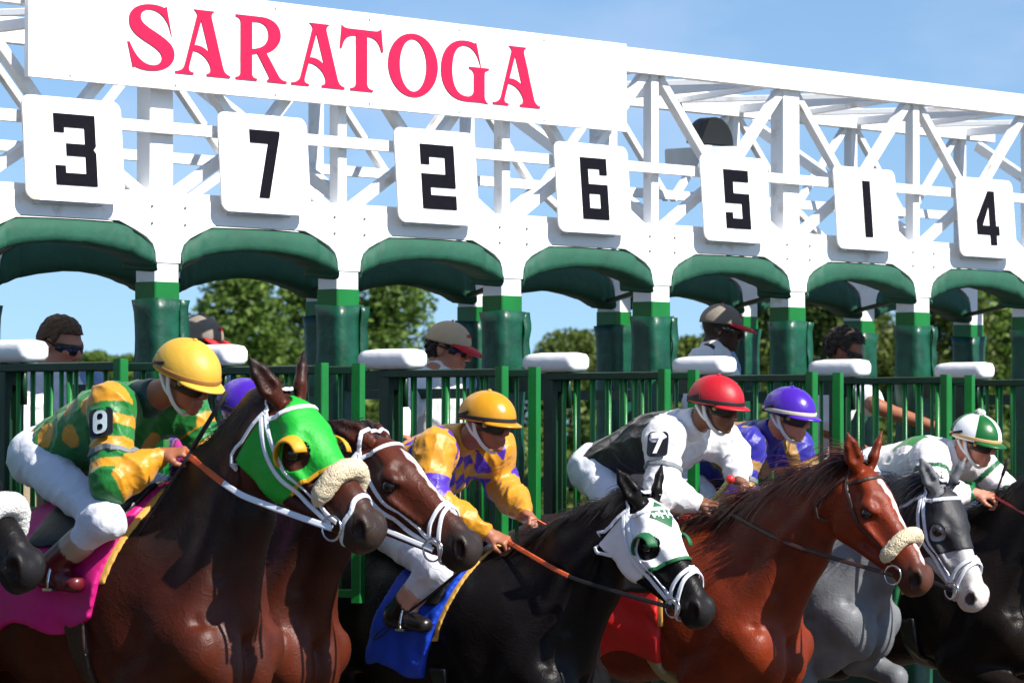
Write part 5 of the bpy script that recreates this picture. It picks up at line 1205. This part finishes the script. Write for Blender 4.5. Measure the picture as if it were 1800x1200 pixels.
# ---------------------------------------------------------------- gate crew
m_hair1 = mat('brown_hair', (.075, .035, .014), .55, col2=(.13, .065, .025), vscale=70, bump=.8, bscale=120)
m_hair2 = mat('dark_curly_hair', (.018, .010, .007), .6, col2=(.05, .03, .02), vscale=60, bump=1.0, bscale=80)
m_tanc = mat('tan_cap_cloth', (.60, .45, .29), .8, var=.06, bump=.1, bscale=60); m_gryc = mat('grey_cap_cloth', (.22, .19, .16), .8, var=.06, bump=.1, bscale=60); m_redp = mat('red_cap_visor', (.62, .01, .02), .6)
m_bluel = mat('blue_mirror_lens', (.01, .03, .16), .08, spec=.9)
WHT, BLU, KHK = (.76, .77, .80), (.22, .34, .60), (.36, .29, .18)
class Crew(Person):
    def __init__(s, label, head, Y, look, tilt, skin, body=0.0, lean=0.0, arms=None, blue=1, size=1.0, sleeve=.55):
        C = onY(*head, Y); super().__init__(label, 'gate crew', C, look, tilt, skin=skin, group='gate crew standing in the stalls', base=(C[0], C[1], .54), size=size)
        bf = V(math.sin(body), -math.cos(body), 0); br = np.cross(bf, V(0, 0, 1)); up = V(0, 0, 1)
        NB = C + V(0, 0, -.125) - s.f * .045; s.head(NB); B = s.B
        PL = NB + V(0, 0, -.56) - bf * (.05 + lean); CH = NB * .70 + PL * .30 + bf * .02
        B.seg(PL, CH, (.09, .135), (.105, .165), up=bf, k=.04); B.seg(CH, NB, (.10, .165), (.06, .09), up=bf, k=.05)
        SN = NB + V(0, 0, -.065) + br * .20; SF = NB + V(0, 0, -.065) - br * .20      # SN: person's right (nearer the camera)
        A = arms or {}; EN = A.get('en', SN + br * .06 - up * .28 - bf * .02); WN = A.get('wn', EN + bf * .20 - up * .12 - br * .05)
        EF = A.get('ef', SF - br * .06 - up * .28 - bf * .02); WF = A.get('wf', EF + bf * .20 - up * .12 + br * .05)
        for Sx, E, W_, q in ((SN, EN, WN, -1), (SF, EF, WF, 1)):
            s.limb([Sx, E, W_], [.058, .045, .030]); s.hand(W_, nvec(W_ - E), V(0, 0, 1), q * -1, fist=.55)
        for q in (-1, 1):
            hp = PL + br * .09 * q - up * .04; an = V(hp[0], hp[1] + .02, .60); kn = (hp + an) / 2 + bf * .03; s.limb([hp, kn, an, an + bf * .15 - up * .035], [.09, .062, .045, .038])
        s.skinmesh(res=.02)
        G = SDF(); G.seg(PL - up * .04, CH, (.115, .155), (.128, .19), up=bf, k=.05); G.seg(CH, NB - up * .03, (.125, .19), (.075, .095), up=bf, k=.06)
        for Sx, E in ((SN, EN), (SF, EF)): G.seg(Sx, Sx + (E - Sx) * sleeve * 1.5, .085, .078, k=.05)
        G.seg(NB + up * .03, NB + up * .14, .055, .07, k=.01, op='s')
        w, fo = wob(int(head[0]), 22, .008), folds(int(head[0]) + 3, 30, .012)
        def col(P):
            x = (P - NB) @ br; c = np.tile(np.array(WHT), (len(P), 1))
            if blue: c[x < -.125] = BLU
            return c
        s.garment('polo_shirt', G, .012, M_COTTON, col, noise=lambda P: w(P) + fo(P))
        Cg = SDF(); Cg.seg(NB + up * .018 + bf * .005, NB - up * .035 + bf * .012, (.078, .080), (.09, .098), up=bf, k=.02); Cg.seg(NB - up * .1, NB + up * .1, .064, .062, k=.01, op='s')
        s.garment('collar', Cg, .007, M_COTTON, WHT)
        T = SDF(); T.seg(PL + up * .02, PL - up * .06, (.12, .15), up=bf, k=.05)
        for q in (-1, 1):
            hp = PL + br * .09 * q - up * .04; an = V(hp[0], hp[1] + .02, .64); T.seg(hp, an, .105, .075, k=.04)
            Sh = SDF(); a = V(hp[0], hp[1] + .02, .58); Sh.seg(a - bf * .03, a + bf * .17, (.04, .042), (.032, .045), k=.02); s.garment('shoe', Sh, .014, M_BOOT, (.02, .02, .02))
        s.garment('trousers', T, .016, M_COTTON, KHK, noise=wob(int(head[0]) + 7, 22, .01))
        s.NB = NB; s.bf = bf; s.br = br
    def hair(s, material, off=.014, line=.035, curl=.0, sides=-.035, back=-.07):
        H = SDF(); n = len([1 for q in s.B.p]); 
        H.ell(s.hp(-.012, .030), s.f, s.u, .098, .088, .076, k=.014); H.ell(s.hp(-.035, -.005), s.f, s.u, .07, .075, .068, k=.03)
        nz = wob(int(abs(s.C[0]) * 50), 160 if curl else 110, .010 if curl else .004); n2 = wob(3, 330, .004 if curl else .0015)
        H.noise = lambda X: nz(X) + n2(X)
        def reg(X):
            v = X - s.C; a, b, c = v @ s.f, v @ s.u, v @ s.r
            front = np.where(a > .035, line + .030 - b + .18 * np.maximum(np.abs(c) - .035, 0) * -1, -1.0); side = np.where(np.abs(a) <= .04, sides + .9 * np.maximum(a, 0) - b, -1); bk = np.where(a < -.0, back - b, -1)
            ear = .030 - np.sqrt((a + .008) ** 2 + ((b + .012) * .8) ** 2 + ((np.abs(c) - .082) * .7) ** 2)
            return np.maximum(np.maximum(np.maximum(front, np.where((a > .0) & (a <= .035), sides + 2.0 * a - b, -1)), np.maximum(side, bk)), ear)
        o, _ = Cut(H, off, reg).build('hair', s.C - .17, s.C + .17, .0062, material, s.root); return o
    def cap(s, crown, lettering=True):
        R = (.119, .106, .099); c = (-.006, .032); s.dome('cap_crown', R, c, [crown], a1=93, seam=1); s.peak('cap_visor', R, c, 90, .085, m_redp, half=58, drop=.42)
        v, f = ball(s.hp(-.006, .032 + .107), .007); mesh('cap_button', v, f, m_redp, s.root, True)
        if lettering:
            mb = MB(); x = -.038; C_ = s.hp(*c)
            for ch in 'SARATOGA':
                wd, cs = GL[ch]; hgt = .017
                cs = [path2d(q) for q in cs] if cs else [[(.4 + .4 * math.cos(a), .5 + .5 * math.sin(a)) for a in np.linspace(0, 6.0, 14)], [(.4 + .2 * math.cos(a), .5 + .36 * math.sin(a)) for a in np.linspace(0, 6.0, 14)]]
                def fm(u, v, z):
                    lat = (x + u * hgt * .8) / .105 - .15; ele = math.radians(62) - (v - .5) * hgt / .1; rr = 1.02 + z
                    return C_ + s.sz * rr * (s.f * R[0] * math.sin(ele) * math.cos(lat) + s.r * R[2] * math.sin(ele) * math.sin(lat) + s.u * R[1] * math.cos(ele))
                vv, ff = fill2d(cs, fm, .01); mb.add(vv, ff); x += (wd + .06) * hgt * .8
            mb.build('cap_lettering', m_redp, s.root)
    def shades(s, lens): s.goggles(lens=lens, vents=False, y0=-.020, y1=.014, half=62, rf=.114, rr=.083)
CA = Crew('gate crewman with short brown hair and dark sunglasses behind the first door', (108, 604), .70, .12, .30, 'fair', body=.1)
CA.hair(m_hair1); CA.shades(m_bluel)
p = onY(820, 770, .45)
CC = Crew('gate crewman in tan cap with red visor and sunglasses in the stall marked 2', (788, 612), .70, .35, .22, 'fair', body=.25, arms={'en': onY(670, 792, .55), 'wn': onY(712, 775, .28)})
CC.hair(m_hair2, off=.008, line=.02, curl=1, sides=-.06, back=-.09); CC.cap(m_tanc); CC.shades(m_bluel)
CD = Crew('gate crewman with grey moustache in grey cap with red visor beneath number 5', (1268, 578), .70, .55, .10, 'dark', body=.35)
CD.cap(m_gryc); CD.shades(m_lens)
q = SDF()
for c in (-1, 1): q.seg(CD.hp(.106, -.050, c * .002), CD.hp(.096, -.058, c * .028), .0075, .004, k=.006)
solid('moustache', q, .004, mat('grey_whiskers', (.12, .11, .10), .9, bump=.5), CD.root)
Yh = .68; h0 = onY(1648, 752, -.2); e0 = onY(1540, 714, .1)
CE = Crew('gate crewman with curly dark hair bending and reaching along the door', (1485, 616), Yh, .45, .45, 'tan', body=.5, lean=.12, arms={'ef': e0, 'wf': h0})
CE.hair(m_hair2, off=.020, line=.050, curl=1, sides=-.04); CE.shades(m_lens)
CB = Crew('gate crewman in grey cap with red visor hidden behind the pale yellow cap', (352, 604), 1.0, .35, .15, 'tan', body=.2)
CB.cap(m_gryc); CB.shades(m_lens)
